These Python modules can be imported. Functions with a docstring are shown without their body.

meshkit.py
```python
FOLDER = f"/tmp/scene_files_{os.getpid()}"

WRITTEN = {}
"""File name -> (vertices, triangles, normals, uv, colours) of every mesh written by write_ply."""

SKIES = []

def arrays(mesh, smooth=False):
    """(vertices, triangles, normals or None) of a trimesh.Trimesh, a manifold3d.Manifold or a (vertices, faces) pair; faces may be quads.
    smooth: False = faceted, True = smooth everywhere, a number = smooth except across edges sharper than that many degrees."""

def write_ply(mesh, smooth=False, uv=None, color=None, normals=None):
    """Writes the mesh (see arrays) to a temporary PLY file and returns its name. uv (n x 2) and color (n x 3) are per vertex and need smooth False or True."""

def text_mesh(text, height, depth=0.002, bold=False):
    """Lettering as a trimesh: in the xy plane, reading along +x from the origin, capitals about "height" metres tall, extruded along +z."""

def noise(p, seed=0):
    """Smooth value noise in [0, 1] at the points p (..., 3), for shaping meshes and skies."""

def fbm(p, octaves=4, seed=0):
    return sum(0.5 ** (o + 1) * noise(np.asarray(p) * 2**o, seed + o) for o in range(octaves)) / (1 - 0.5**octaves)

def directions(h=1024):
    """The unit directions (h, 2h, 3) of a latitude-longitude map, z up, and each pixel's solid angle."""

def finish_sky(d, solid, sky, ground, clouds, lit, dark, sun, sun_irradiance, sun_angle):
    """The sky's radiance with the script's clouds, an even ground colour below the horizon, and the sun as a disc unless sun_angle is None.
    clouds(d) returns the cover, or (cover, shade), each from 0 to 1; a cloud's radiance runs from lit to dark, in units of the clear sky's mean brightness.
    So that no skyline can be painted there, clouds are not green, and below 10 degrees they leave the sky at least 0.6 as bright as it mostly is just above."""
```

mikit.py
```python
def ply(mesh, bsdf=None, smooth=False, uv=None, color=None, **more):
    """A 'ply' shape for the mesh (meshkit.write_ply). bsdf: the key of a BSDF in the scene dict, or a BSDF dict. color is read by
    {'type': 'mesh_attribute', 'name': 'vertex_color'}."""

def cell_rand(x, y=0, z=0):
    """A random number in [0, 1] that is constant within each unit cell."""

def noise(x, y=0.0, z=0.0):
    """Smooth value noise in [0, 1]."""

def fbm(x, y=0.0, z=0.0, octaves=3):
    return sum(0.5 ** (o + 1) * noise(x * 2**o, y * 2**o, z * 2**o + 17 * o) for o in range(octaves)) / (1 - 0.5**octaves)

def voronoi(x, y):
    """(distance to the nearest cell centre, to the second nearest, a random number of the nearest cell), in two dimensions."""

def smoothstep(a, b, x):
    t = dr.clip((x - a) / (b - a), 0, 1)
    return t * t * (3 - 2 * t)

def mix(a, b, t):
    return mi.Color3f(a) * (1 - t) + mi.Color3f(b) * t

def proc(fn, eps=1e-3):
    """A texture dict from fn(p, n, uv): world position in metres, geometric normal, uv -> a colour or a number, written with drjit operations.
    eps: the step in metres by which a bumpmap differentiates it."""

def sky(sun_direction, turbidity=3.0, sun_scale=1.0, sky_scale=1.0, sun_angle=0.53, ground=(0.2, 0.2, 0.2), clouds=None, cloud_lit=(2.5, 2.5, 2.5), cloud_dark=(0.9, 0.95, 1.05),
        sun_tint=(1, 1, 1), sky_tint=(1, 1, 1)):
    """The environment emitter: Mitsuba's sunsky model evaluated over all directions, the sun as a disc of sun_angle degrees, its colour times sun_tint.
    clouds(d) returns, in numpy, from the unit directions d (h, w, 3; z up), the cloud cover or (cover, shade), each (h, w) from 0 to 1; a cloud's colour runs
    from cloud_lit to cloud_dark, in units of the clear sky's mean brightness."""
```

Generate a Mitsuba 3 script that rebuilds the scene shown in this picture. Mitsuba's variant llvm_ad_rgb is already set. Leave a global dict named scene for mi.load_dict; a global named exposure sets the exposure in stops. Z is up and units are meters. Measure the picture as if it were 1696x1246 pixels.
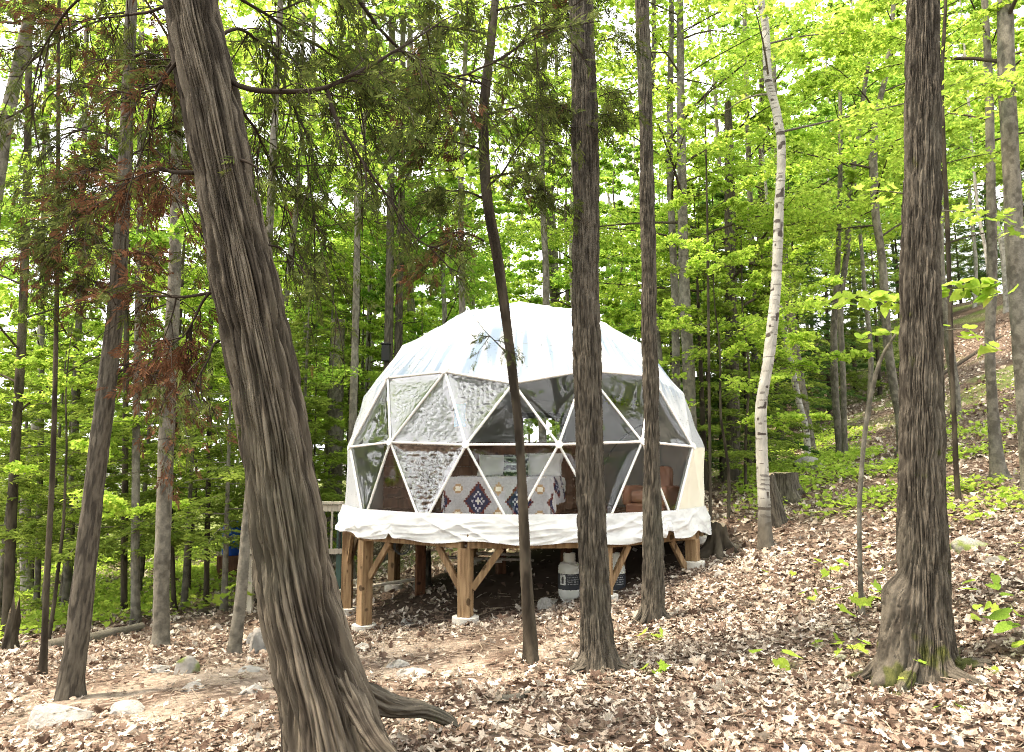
import math
import numpy as np, trimesh, manifold3d, mitsuba as mi, drjit as dr
from scipy.interpolate import RBFInterpolator, PchipInterpolator
import mikit, meshkit
from mikit import proc, noise, fbm, voronoi, smoothstep, mix, ply
T = mi.ScalarTransform4f
scene, labels = {}, {}

# ------------------------------------------------------------------ camera, sky, exposure
EYE, PITCH, FPX = 1.6, math.radians(6.55), 1234.0
cp, sp = math.cos(PITCH), math.sin(PITCH)
scene['camera'] = {'type': 'perspective', 'fov': 2 * math.degrees(math.atan(848 / FPX)), 'fov_axis': 'x', 'near_clip': 0.05, 'far_clip': 2000.0,
                   'to_world': T().look_at(origin=[0, 0, EYE], target=[0, cp, EYE + sp], up=[0, 0, 1])}
scene['daylight'] = mikit.sky([-0.38, -0.05, 0.92], turbidity=3, sun_scale=0.6, sun_angle=7, clouds=lambda d: 1.0, cloud_lit=(2.5, 2.5, 2.5))
exposure = 3.72

# ------------------------------------------------------------------ helpers
def at(px, py, Y):
    """the point at distance Y ahead that the photograph shows at that pixel (used to survey where things stand)"""
    x, y = (px - 848) / FPX, (623 - py) / FPX
    t = Y / (cp - y * sp)
    return np.array([x * t, Y, EYE + (sp + y * cp) * t])

def project(p):
    q = np.asarray(p, float) - [0, 0, EYE]
    d = q[..., 1] * cp + q[..., 2] * sp
    v = -q[..., 1] * sp + q[..., 2] * cp
    dd = np.where(d > 0.2, d, 0.2)
    return 848 + FPX * q[..., 0] / dd, 623 - FPX * v / dd, d

def seen(p, m=110):
    x, y, d = project(p)
    return (d > 0.3) & (x > -m) & (x < 1696 + m) & (y > -m) & (y < 1246 + m)

used = {}
def numbered(name):
    n = used.get(name, -1) + 1
    used[name] = n
    return name if n == 0 else f'{name}_{n:03d}'

def tag(key, label=None, cat=None, group=None, kind=None):
    d = labels.setdefault(key, {})
    for k, v in (('label', label), ('category', cat), ('group', group), ('kind', kind)):
        if v: d[k] = v
    return key

def thing(name, label, cat, group=None):
    return tag(numbered(name), label, cat, group)

def obj(name, mesh, bsdf, parent=None, kind=None, smooth=False, label=None, **kw):
    key = numbered((parent + '__' if parent else '') + name)
    scene[key] = ply(mesh, 'mat_' + bsdf, smooth=smooth, **kw)
    if kind or label: tag(key, label=label, kind=kind)
    return key

class Acc:
    def __init__(s): s.v, s.f, s.c, s.n = [], [], [], 0
    def add(s, v, f, c=None):
        if len(v) == 0: return
        s.v.append(np.asarray(v, np.float32)); s.f.append(np.asarray(f, np.int64) + s.n); s.n += len(v)
        if c is not None: s.c.append(np.asarray(c, np.float32))
    def mesh(s):
        return trimesh.Trimesh(np.vstack(s.v), np.vstack(s.f), process=False)
    def build(s, name, bsdf, parent=None, smooth=False, **kw):
        if not s.v: return None
        m = s.mesh()
        return obj(name, m, bsdf, parent, smooth=smooth, color=np.vstack(s.c) if s.c else None, **kw)

def unit(v):
    v = np.asarray(v, float)
    return v / np.maximum(np.linalg.norm(v, axis=-1, keepdims=True), 1e-9)

def tube(pts, rad, sides=5, cap=True):
    p = np.asarray(pts, float); n = len(p)
    r = np.broadcast_to(np.asarray(rad, float), (n,))
    t = unit(np.gradient(p, axis=0))
    a = np.cross(t, [0.31, 0.17, 0.93] if abs(t[0, 2]) < 0.85 else [0.9, 0.3, 0.1]); a = unit(a)
    b = np.cross(t, a)
    th = np.arange(sides) * 2 * np.pi / sides
    v = p[:, None] + r[:, None, None] * (np.cos(th)[None, :, None] * a[:, None] + np.sin(th)[None, :, None] * b[:, None])
    v = v.reshape(-1, 3)
    i, j = np.meshgrid(np.arange(n - 1), np.arange(sides), indexing='ij')
    q = np.stack([i * sides + j, i * sides + (j + 1) % sides, (i + 1) * sides + (j + 1) % sides, (i + 1) * sides + j], -1).reshape(-1, 4)
    f = np.vstack([q[:, [0, 1, 2]], q[:, [0, 2, 3]]])
    if cap:
        k = len(v)
        v = np.vstack([v, p[:1], p[-1:]])
        jj = np.arange(sides)
        f = np.vstack([f, np.stack([jj * 0 + k, (jj + 1) % sides, jj], 1), np.stack([jj * 0 + k + 1, (n - 1) * sides + jj, (n - 1) * sides + (jj + 1) % sides], 1)])
    return v, f

def smooth_path(pts, n):
    p = np.asarray(pts, float)
    s = np.r_[0, np.cumsum(np.linalg.norm(np.diff(p, axis=0), axis=1))]
    return PchipInterpolator(s, p)(np.linspace(0, s[-1], n)) if len(p) > 2 else p[0] + (p[-1] - p[0]) * np.linspace(0, 1, n)[:, None]

def rbox(sx, sy, sz, r=0.01, n=6):
    """box with rounded edges, centred"""
    m = trimesh.creation.box((2, 2, 2))
    for _ in range(0): m = m.subdivide()
    g = np.linspace(-1, 1, n)
    h = np.array([sx, sy, sz]) / 2
    ks = [np.unique(np.r_[-hh, -hh + r * 0.3, -hh + r, np.linspace(-hh + r, hh - r, n), hh - r, hh - r * 0.3, hh]) for hh in h]
    V, Fs, o = [], [], 0
    for ax in range(3):
        u, w = [k for k in range(3) if k != ax]
        A, B = np.meshgrid(ks[u], ks[w], indexing='ij')
        na, nb = A.shape
        idx = np.arange(na * nb).reshape(na, nb)
        q = np.stack([idx[:-1, :-1], idx[1:, :-1], idx[1:, 1:], idx[:-1, 1:]], -1).reshape(-1, 4)
        for s in (-1, 1):
            P = np.zeros((na * nb, 3)); P[:, u] = A.ravel(); P[:, w] = B.ravel(); P[:, ax] = s * h[ax]
            qq = q if (s > 0) == (ax != 1) else q[:, ::-1]
            V.append(P); Fs.append(np.vstack([qq[:, [0, 1, 2]], qq[:, [0, 2, 3]]]) + o); o += len(P)
    P = np.vstack(V)
    inner = np.clip(P, -(h - r), h - r)
    d = P - inner
    P = inner + r * unit(d)
    m = trimesh.Trimesh(P, np.vstack(Fs), process=True)
    return m

def placed(m, M):
    m = m.copy(); m.apply_transform(M); return m

def xf(loc=(0, 0, 0), rz=0, rx=0, ry=0):
    R = trimesh.transformations.euler_matrix(math.radians(rx), math.radians(ry), math.radians(rz))
    R[:3, 3] = loc
    return R

def bar(a, b, w, h, r=0.004, up=(0, 0, 1)):
    """a timber from a to b, w wide, h high"""
    a, b = np.asarray(a, float), np.asarray(b, float)
    L = np.linalg.norm(b - a); d = (b - a) / L
    s = unit(np.cross(d, up)) if abs(np.dot(d, up)) < 0.98 else np.array([1.0, 0, 0])
    u = np.cross(s, d)
    m = rbox(w, L, h, r, 3)
    M = np.eye(4); M[:3, 0], M[:3, 1], M[:3, 2], M[:3, 3] = s, d, u, (a + b) / 2
    return placed(m, M)

# ------------------------------------------------------------------ materials
def two(b): return {'type': 'twosided', 'bsdf': b}
def prin(col, rough=0.8, **k):
    return {'type': 'principled', 'base_color': col if isinstance(col, dict) else {'type': 'rgb', 'value': list(col)}, 'roughness': rough, 'specular': k.pop('specular', 0.3), **k}
VC = {'type': 'mesh_attribute', 'name': 'vertex_color'}

def bark_fn(c1, c2, c3, fu, fv, fl=1.2, lich=(0.6, 0.85), vein=None):
    def fn(p, n, uv):
        a = fbm(uv.x * fu, uv.y * fv, 1.7, 2)
        b = fbm(p.x * fl * 3, p.y * fl * 3, p.z * fl, 3)
        c = mix(c1, c2, smoothstep(0.36, 0.62, a))
        c = mix(c, mi.Color3f(c3) * (0.55 + 0.9 * a), 0.45 * smoothstep(lich[0], lich[1], b))
        return c * (0.75 + 0.5 * noise(uv.x * fu * 4, uv.y * fv * 5, 3.3))
    return fn

scene['mat_bark_cedar'] = two(prin(proc(bark_fn((0.046, 0.038, 0.030), (0.148, 0.126, 0.098), (0.115, 0.107, 0.077), 60, 3.0, 0.8, (0.5, 0.8))), 0.9, specular=0.15))
scene['mat_bark_brown'] = two(prin(proc(bark_fn((0.044, 0.038, 0.031), (0.102, 0.089, 0.071), (0.10, 0.097, 0.075), 75, 9, 1.0, (0.52, 0.75))), 0.9, specular=0.15))
scene['mat_bark_grey'] = two(prin(proc(bark_fn((0.075, 0.068, 0.055), (0.145, 0.132, 0.108), (0.20, 0.19, 0.16), 22, 14, 1.6, (0.35, 0.8))), 0.9, specular=0.15))
scene['mat_bark_pale'] = two(prin(proc(bark_fn((0.15, 0.14, 0.12), (0.28, 0.265, 0.235), (0.33, 0.32, 0.285), 20, 12, 1.6, (0.35, 0.8))), 0.9, specular=0.15))
scene['mat_bark_dark'] = two(prin(proc(bark_fn((0.03, 0.024, 0.018), (0.07, 0.058, 0.043), (0.075, 0.075, 0.05), 16, 4, 1.2)), 0.9, specular=0.15))

def birch_fn(p, n, uv):
    w = mix((0.26, 0.25, 0.225), (0.42, 0.405, 0.37), fbm(uv.x * 5, uv.y * 9, 2.0, 2))
    band = noise(uv.x * 14.0, uv.y * 13.0, 9.1)
    low = smoothstep(1.3, 0.3, p.z) * 0.25
    dark = smoothstep(0.76 - 0.2 * low, 0.82 - 0.2 * low, band) + smoothstep(0.74, 0.8, noise(uv.x * 12, uv.y * 42, 4.0)) * 0.7
    c = mix(w, (0.06, 0.05, 0.045), dr.clip(dark, 0, 1))
    return mix(c, mix((0.06, 0.052, 0.042), (0.14, 0.125, 0.10), fbm(uv.x * 20, uv.y * 9, 3.0, 3)), smoothstep(1.15, 0.55, p.z + 0.5 * noise(uv.x * 9, uv.y * 3, 1.0) - 0.25))
scene['mat_bark_birch'] = two(prin(proc(birch_fn), 0.75, specular=0.2))

def mossy_fn(p, n, uv):
    base = bark_fn((0.042, 0.036, 0.029), (0.102, 0.089, 0.071), (0.125, 0.114, 0.09), 75, 9, 1.0, (0.45, 0.8))(p, n, uv)
    k = fbm(p.x * 9, p.y * 9, p.z * 6, 3)
    m = smoothstep(0.50, 0.66, k + 0.38 * smoothstep(0.55, 0.0, p.z) - 0.24)
    return mix(base, mix((0.035, 0.042, 0.012), (0.09, 0.095, 0.028), noise(p.x * 40, p.y * 40, p.z * 40)), m * 0.9)
scene['mat_bark_mossy'] = two(prin(proc(mossy_fn), 0.92, specular=0.12))

scene['mat_leaf'] = {'type': 'principledthin', 'base_color': VC, 'roughness': 0.55, 'diff_trans': 1.35, 'eta': 1.3}
scene['mat_needle'] = {'type': 'principledthin', 'base_color': VC, 'roughness': 0.6, 'diff_trans': 1.0, 'eta': 1.3}
scene['mat_scale_leaf'] = {'type': 'principledthin', 'base_color': VC, 'roughness': 0.6, 'diff_trans': 0.45, 'eta': 1.3}
scene['mat_litter'] = {'type': 'principledthin', 'base_color': VC, 'roughness': 0.7, 'diff_trans': 0.25, 'eta': 1.3}
scene['mat_twig_wood'] = two(prin((0.035, 0.027, 0.021), 0.9, specular=0.1))
scene['mat_pale_twig'] = two(prin((0.26, 0.21, 0.16), 0.9, specular=0.1))

def ground_fn(p, n, uv):
    d1, d2, r = voronoi(p.x * 13 + 1.3 * noise(p.x * 9, p.y * 9), p.y * 13 + p.z * 3)
    big = fbm(p.x * 0.7, p.y * 0.7, 5.0, 3)
    leaf = mix((0.07, 0.046, 0.035), (0.27, 0.215, 0.175), r)
    soil = mix((0.035, 0.025, 0.019), (0.12, 0.086, 0.066), fbm(p.x * 16, p.y * 16, 1.0, 3))
    deck_shade = smoothstep(2.9, 2.3, dr.sqrt(dr.square(p.x - 0.2) + dr.square(p.y - 12.4)))   # no leaves fall below the deck; its shade is painted into the earth
    c = mix(soil, leaf, smoothstep(0.35, 0.55, big + 0.1) * smoothstep(0.52, 0.3, d1) * (1 - deck_shade))
    c = mix(c, (0.06, 0.043, 0.032), deck_shade * 0.75)
    # the trodden bare earth before the platform and the greener floor on the low side
    bare = dr.maximum(smoothstep(2.6, 0.6, dr.sqrt(dr.square(p.x + 0.6) + dr.square((p.y - 7.4) * 0.8))), 0.8 * smoothstep(2.6, 0.7, dr.sqrt(dr.square(p.x + 2.9) + dr.square(p.y - 6.6)))) * smoothstep(0.35, 0.6, fbm(p.x * 1.5, p.y * 1.5, 2.0, 2))
    c = mix(c, mix((0.16, 0.125, 0.098), (0.38, 0.315, 0.255), fbm(p.x * 22, p.y * 22, 3.0, 3)), bare * 0.85)
    green = dr.maximum(smoothstep(0.48, 0.62, fbm(p.x * 0.35 + 3, p.y * 0.35, 8.0, 3)) * smoothstep(13, 20, p.y), smoothstep(18, 30, p.y) * smoothstep(4, -4, p.x))
    return mix(c, (0.11, 0.15, 0.035), green * 0.7)
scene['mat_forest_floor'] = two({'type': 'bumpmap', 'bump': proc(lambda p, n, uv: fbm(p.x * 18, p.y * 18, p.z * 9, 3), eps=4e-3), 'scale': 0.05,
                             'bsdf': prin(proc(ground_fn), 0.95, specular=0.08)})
def rock_fn(p, n, uv):
    c = mix((0.16, 0.15, 0.137), (0.38, 0.365, 0.34), fbm(p.x * 7, p.y * 7, p.z * 7, 3))
    c = mix(c, (0.12, 0.11, 0.095), smoothstep(0.62, 0.75, fbm(p.x * 17, p.y * 17, p.z * 17 + 4, 3)))
    return c
scene['mat_rock'] = two({'type': 'bumpmap', 'bump': proc(lambda p, n, uv: fbm(p.x * 30, p.y * 30, p.z * 30, 3), eps=2e-3), 'scale': 0.02, 'bsdf': prin(proc(rock_fn), 0.9, specular=0.15)})
def mossrock_fn(p, n, uv):
    return mix(rock_fn(p, n, uv) * 0.8, (0.14, 0.17, 0.05), smoothstep(0.45, 0.6, fbm(p.x * 5, p.y * 5, p.z * 5 + 7, 3)))
scene['mat_mossy_rock'] = two(prin(proc(mossrock_fn), 0.95, specular=0.1))

def timber_fn(c1, c2):
    def fn(p, n, uv):
        g = fbm(p.x * 42, p.y * 42, p.z * 3.2, 3)
        h = fbm(p.x * 9, p.y * 9, p.z * 2.0, 2)
        knot = smoothstep(0.80, 0.88, noise(p.x * 11, p.y * 11, p.z * 7 + 3))
        return mix(mix(c1, c2, smoothstep(0.3, 0.7, 0.65 * g + 0.35 * h)), mi.Color3f(c1) * 0.45, knot) * (0.82 + 0.36 * noise(p.x * 4, p.y * 4, p.z * 2))
    return fn
scene['mat_timber'] = two(prin(proc(timber_fn((0.16, 0.098, 0.05), (0.33, 0.222, 0.125))), 0.7, specular=0.2))
scene['mat_dark_timber'] = two(prin(proc(timber_fn((0.07, 0.028, 0.014), (0.15, 0.068, 0.034))), 0.6, specular=0.25))
scene['mat_weathered_timber'] = two(prin(proc(timber_fn((0.33, 0.30, 0.25), (0.50, 0.45, 0.38))), 0.85, specular=0.15))
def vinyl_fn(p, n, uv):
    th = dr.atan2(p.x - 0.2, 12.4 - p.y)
    streak = noise(th * 26, p.z * 1.3, 2.0) * 0.6 + noise(th * 61, p.z * 2.2, 5.0) * 0.4     # bluish reflections painted as streaks running down the cover
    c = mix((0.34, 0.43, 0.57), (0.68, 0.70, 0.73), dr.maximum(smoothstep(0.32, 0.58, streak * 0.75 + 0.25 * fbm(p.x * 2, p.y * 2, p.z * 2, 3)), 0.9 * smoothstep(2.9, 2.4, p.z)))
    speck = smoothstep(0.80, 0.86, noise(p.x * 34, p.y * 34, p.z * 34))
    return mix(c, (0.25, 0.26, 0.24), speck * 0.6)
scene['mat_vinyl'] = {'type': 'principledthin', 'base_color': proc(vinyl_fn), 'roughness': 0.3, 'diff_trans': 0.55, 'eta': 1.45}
scene['mat_canvas'] = two(prin(proc(lambda p, n, uv: mix((0.50, 0.51, 0.515), (0.60, 0.61, 0.615), fbm(p.x * 3, p.y * 3, p.z * 6, 3)) * (0.93 + 0.14 * smoothstep(0.25, 0.5, fbm(p.x * 11, p.y * 11, p.z * 18, 3)))), 0.55, specular=0.35))
scene['mat_cream_canvas'] = two(prin((0.72, 0.69, 0.58), 0.6, specular=0.3))
scene['mat_liner'] = {'type': 'principledthin', 'base_color': proc(lambda p, n, uv: mix((0.34, 0.36, 0.36), (0.45, 0.47, 0.47), fbm(p.x * 4, p.y * 4, p.z * 2, 3))), 'roughness': 0.7, 'diff_trans': 0.38, 'eta': 1.3}
scene['mat_white_paint'] = two(prin((0.80, 0.80, 0.79), 0.35, specular=0.5))
def pane_bsdf(w, ior): return {'type': 'blendbsdf', 'weight': w, 'a': {'type': 'thindielectric', 'int_ior': ior}, 'b': two({'type': 'conductor', 'material': 'Al'})}
scene['mat_clear_film'] = pane_bsdf(0.004, 1.33)
scene['mat_crinkled_film'] = pane_bsdf(0.22, 1.45)
scene['mat_linen'] = two(prin((0.86, 0.86, 0.87), 0.9, sheen=0.3))
scene['mat_leather'] = two(prin(proc(lambda p, n, uv: mix((0.16, 0.065, 0.036), (0.25, 0.108, 0.06), fbm(p.x * 8, p.y * 8, p.z * 8, 3))), 0.5, specular=0.4))
scene['mat_black'] = two(prin((0.02, 0.02, 0.022), 0.5))
scene['mat_frame_grey'] = two(prin((0.10, 0.12, 0.13), 0.5))
scene['mat_blue_plastic'] = two(prin((0.01, 0.07, 0.42), 0.35, specular=0.5))
scene['mat_sky_blue'] = two(prin((0.05, 0.32, 0.62), 0.8))
scene['mat_green_metal'] = two(prin((0.055, 0.10, 0.085), 0.5))
scene['mat_concrete'] = two(prin(proc(lambda p, n, uv: mix((0.42, 0.40, 0.36), (0.62, 0.59, 0.53), fbm(p.x * 12, p.y * 12, p.z * 12, 3))), 0.95, specular=0.1))
scene['mat_tank_paint'] = two(prin((0.66, 0.67, 0.62), 0.4, specular=0.5))

def blanket_fn(p, n, uv):
    # woven stepped diamonds in columns; uv in metres on the cloth
    u, v = uv.x, uv.y
    q = 0.028
    U, V = dr.floor(u / q) * q, dr.floor(v / (q * 1.2)) * q * 1.2
    fu = dr.abs(U - (dr.floor(U / 0.62) + 0.5) * 0.62) * 1.2
    fv = dr.abs(V - (dr.floor(V / 0.74) + 0.5) * 0.74)
    d = fu + fv * 0.85
    grey = mix((0.36, 0.36, 0.37), (0.45, 0.45, 0.46), noise(u * 60, v * 60))
    c = mi.Color3f(grey)
    def band(c, lo, hi, col): return dr.select((d >= lo) & (d < hi), mi.Color3f(col), c)
    c = band(c, 0.00, 0.04, (0.55, 0.54, 0.50))
    c = band(c, 0.04, 0.095, (0.012, 0.016, 0.07))
    c = band(c, 0.095, 0.125, (0.40, 0.41, 0.45))
    c = band(c, 0.125, 0.205, (0.010, 0.018, 0.055))
    c = band(c, 0.205, 0.25, (0.10, 0.016, 0.012))
    gu = dr.abs(U - dr.floor(U / 0.62 + 0.5) * 0.62)
    gv = dr.abs(V - (dr.floor(V / 0.37) + 0.5) * 0.37)
    e = gu + gv
    c = dr.select((e < 0.085) & (d > 0.27), mi.Color3f(0.40, 0.26, 0.14), c)
    c = dr.select((e < 0.05) & (d > 0.27), mi.Color3f(0.75, 0.72, 0.60), c)
    return c
scene['mat_patterned_wool'] = two(prin(proc(blanket_fn), 0.95, sheen=0.4))
def knit_fn(p, n, uv):
    s = dr.abs(p.z * 9 - dr.floor(p.z * 9) - 0.5)
    w = smoothstep(0.36, 0.40, s) + smoothstep(0.62, 0.7, noise(p.x * 26, p.z * 40))
    return mix((0.02, 0.035, 0.04), (0.55, 0.62, 0.58), dr.clip(w, 0, 1))
scene['mat_striped_knit'] = two(prin(proc(knit_fn), 0.95))
def tank_label_fn(p, n, uv):
    a, z = uv.x, uv.y          # angle about the tank from its front, height on the band
    c = mi.Color3f(0.035, 0.038, 0.045)
    white = (a > -1.0) & (a < -0.42) & (z > 0.30) & (z < 0.95)
    c = dr.select(white, mi.Color3f(0.62, 0.63, 0.6), c)
    drop = (dr.abs(a + 0.72) < 0.13 - 0.1 * dr.abs(z - 0.55)) & (dr.abs(z - 0.6) < 0.22)
    c = dr.select(drop & white, mi.Color3f(0.05), c)
    row = dr.abs(z * 7 - dr.floor(z * 7) - 0.5) < 0.16
    ink = row & (a > -0.25) & (a < 0.8) & (z > 0.25) & (z < 0.92) & (noise(a * 24, dr.floor(z * 7) * 7.7) > 0.42)
    return dr.select(ink, mi.Color3f(0.40, 0.41, 0.42), c)
scene['mat_tank_print'] = two(prin(proc(tank_label_fn), 0.45, specular=0.4))
def cutwood_fn(p, n, uv):
    return mix((0.30, 0.24, 0.17), (0.46, 0.38, 0.28), fbm(p.x * 20, p.y * 20, p.z * 20, 3))
scene['mat_cut_wood'] = two(prin(proc(cutwood_fn), 0.9, specular=0.1))

# ------------------------------------------------------------------ survey of the ground (pixel of a foot, distance)
FEET = [(848, 1246, 4.3), (100, 1246, 4.8), (1600, 1246, 4.0), (1300, 1246, 4.1), (500, 1246, 4.5), (990, 1115, 6.2), (880, 1100, 6.5), (1080, 1030, 8.0),
        (1525, 1128, 5.4), (115, 1165, 6.3), (75, 1200, 5.8), (270, 1070, 9.5), (390, 1085, 8.8), (70, 1110, 7.6), (760, 1040, 9.2), (590, 1060, 10.1), (563, 1034, 11.8),
        (1155, 945, 10.5), (930, 995, 10.7), (1268, 905, 11.0), (1215, 792, 17.0), (1305, 826, 14.0), (1195, 926, 11.2), (1390, 760, 18.5), (1335, 745, 22.0), (1655, 800, 12.0),
        (1500, 660, 26.0), (1650, 560, 29.0), (1400, 640, 34.0), (1330, 690, 34.0), (390, 935, 24.0), (140, 985, 20.0), (30, 1060, 12.5), (640, 985, 13.5), (700, 930, 17.0), (1420, 945, 9.5), (1250, 950, 9.6),
        (1696, 950, 7.0), (1650, 1050, 5.6), (1560, 850, 10.5), (220, 950, 24.0), (20, 930, 27.0), (1690, 700, 16.0)]
gp = [at(*f) for f in FEET]
gp += [(0, 0, 0.0), (2, 0.5, 0.08), (-3, 0, -0.2), (4, 1, 0.2), (0, -6, 0.3), (-9, -3, -0.5), (9, -2, 0.7), (-12, 6, -1.2), (14, 6, 1.9), (22, 12, 4.5), (26, 30, 9.5), (32, 18, 8.5), (18, 45, 9.0), (0, 45, 0.5), (0, 30, 0.2),
       (-14, 40, -3.0), (-25, 25, -3.2), (-22, 8, -2.2), (-30, 50, -5), (45, 45, 15), (55, 10, 14), (5, 70, 3), (-40, 90, -8), (30, 90, 13), (0, 160, 0), (-120, 120, -14), (-120, 0, -9), (120, 120, 26), (120, 0, 24), (0, -120, 4), (-90, -90, -4), (90, -90, 16), (-150, 200, -16), (0, 240, 2), (150, 240, 26)]
gp = np.array(gp)
_rbf = RBFInterpolator(gp[:, :2], gp[:, 2], kernel='linear', smoothing=0.02)
def ground(x, y, rough=True):
    x, y = np.asarray(x, float), np.asarray(y, float)
    sh = x.shape
    q = np.stack([x.ravel(), y.ravel()], 1)
    z = _rbf(q)
    # a second look over neighbours rounds the survey's corners off
    z = 0.4 * z + 0.15 * sum(_rbf(q + o) for o in ([0.5, 0], [-0.5, 0], [0, 0.5], [0, -0.5]))
    if rough:
        p3 = np.stack([q[:, 0], q[:, 1], 0 * z], 1)
        z = z + 0.10 * (meshkit.fbm(p3 * 0.9, 3, 5) - 0.5) + 0.05 * (meshkit.fbm(p3 * 4, 2, 9) - 0.5)
    return z.reshape(sh)

def axis(a, b, step, lim, grow=1.13):
    core = np.arange(a, b, step)
    def tail(x, s, stop):
        out, d = [], step
        while abs(x) < stop:
            d *= grow; x += s * d; out.append(x)
        return out
    return np.r_[tail(a, -1, lim)[::-1], core, tail(b - step, 1, lim)]
gx, gy = axis(-6.5, 7.5, 0.075, 260), axis(2.6, 15, 0.075, 260)
GX, GY = np.meshgrid(gx, gy, indexing='ij')
GZ = ground(GX, GY)
nx, ny = GX.shape
ii = np.arange(nx * ny).reshape(nx, ny)
quads = np.stack([ii[:-1, :-1], ii[1:, :-1], ii[1:, 1:], ii[:-1, 1:]], -1).reshape(-1, 4)
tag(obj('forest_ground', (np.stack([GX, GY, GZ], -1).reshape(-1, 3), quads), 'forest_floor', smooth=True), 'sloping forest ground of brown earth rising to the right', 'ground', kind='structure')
# fast height lookup from the sheet itself
from scipy.interpolate import RegularGridInterpolator
_gi = RegularGridInterpolator((gx, gy), GZ, bounds_error=False, fill_value=0.0)
def gz(x, y):
    r = _gi(np.stack([np.asarray(x, float), np.asarray(y, float)], -1))
    return float(r[0]) if np.ndim(x) == 0 else r


# ------------------------------------------------------------------ dome on its platform
C0 = np.array([0.20, 12.4])            # plan centre
RS, ZC, ZF = 2.93, 1.31, 0.76           # sphere radius, sphere centre, floor
def ring_pt(az, r, z):
    a = np.radians(az)
    return np.stack(np.broadcast_arrays(C0[0] + r * np.sin(a), C0[1] - r * np.cos(a), z), -1)

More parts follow.
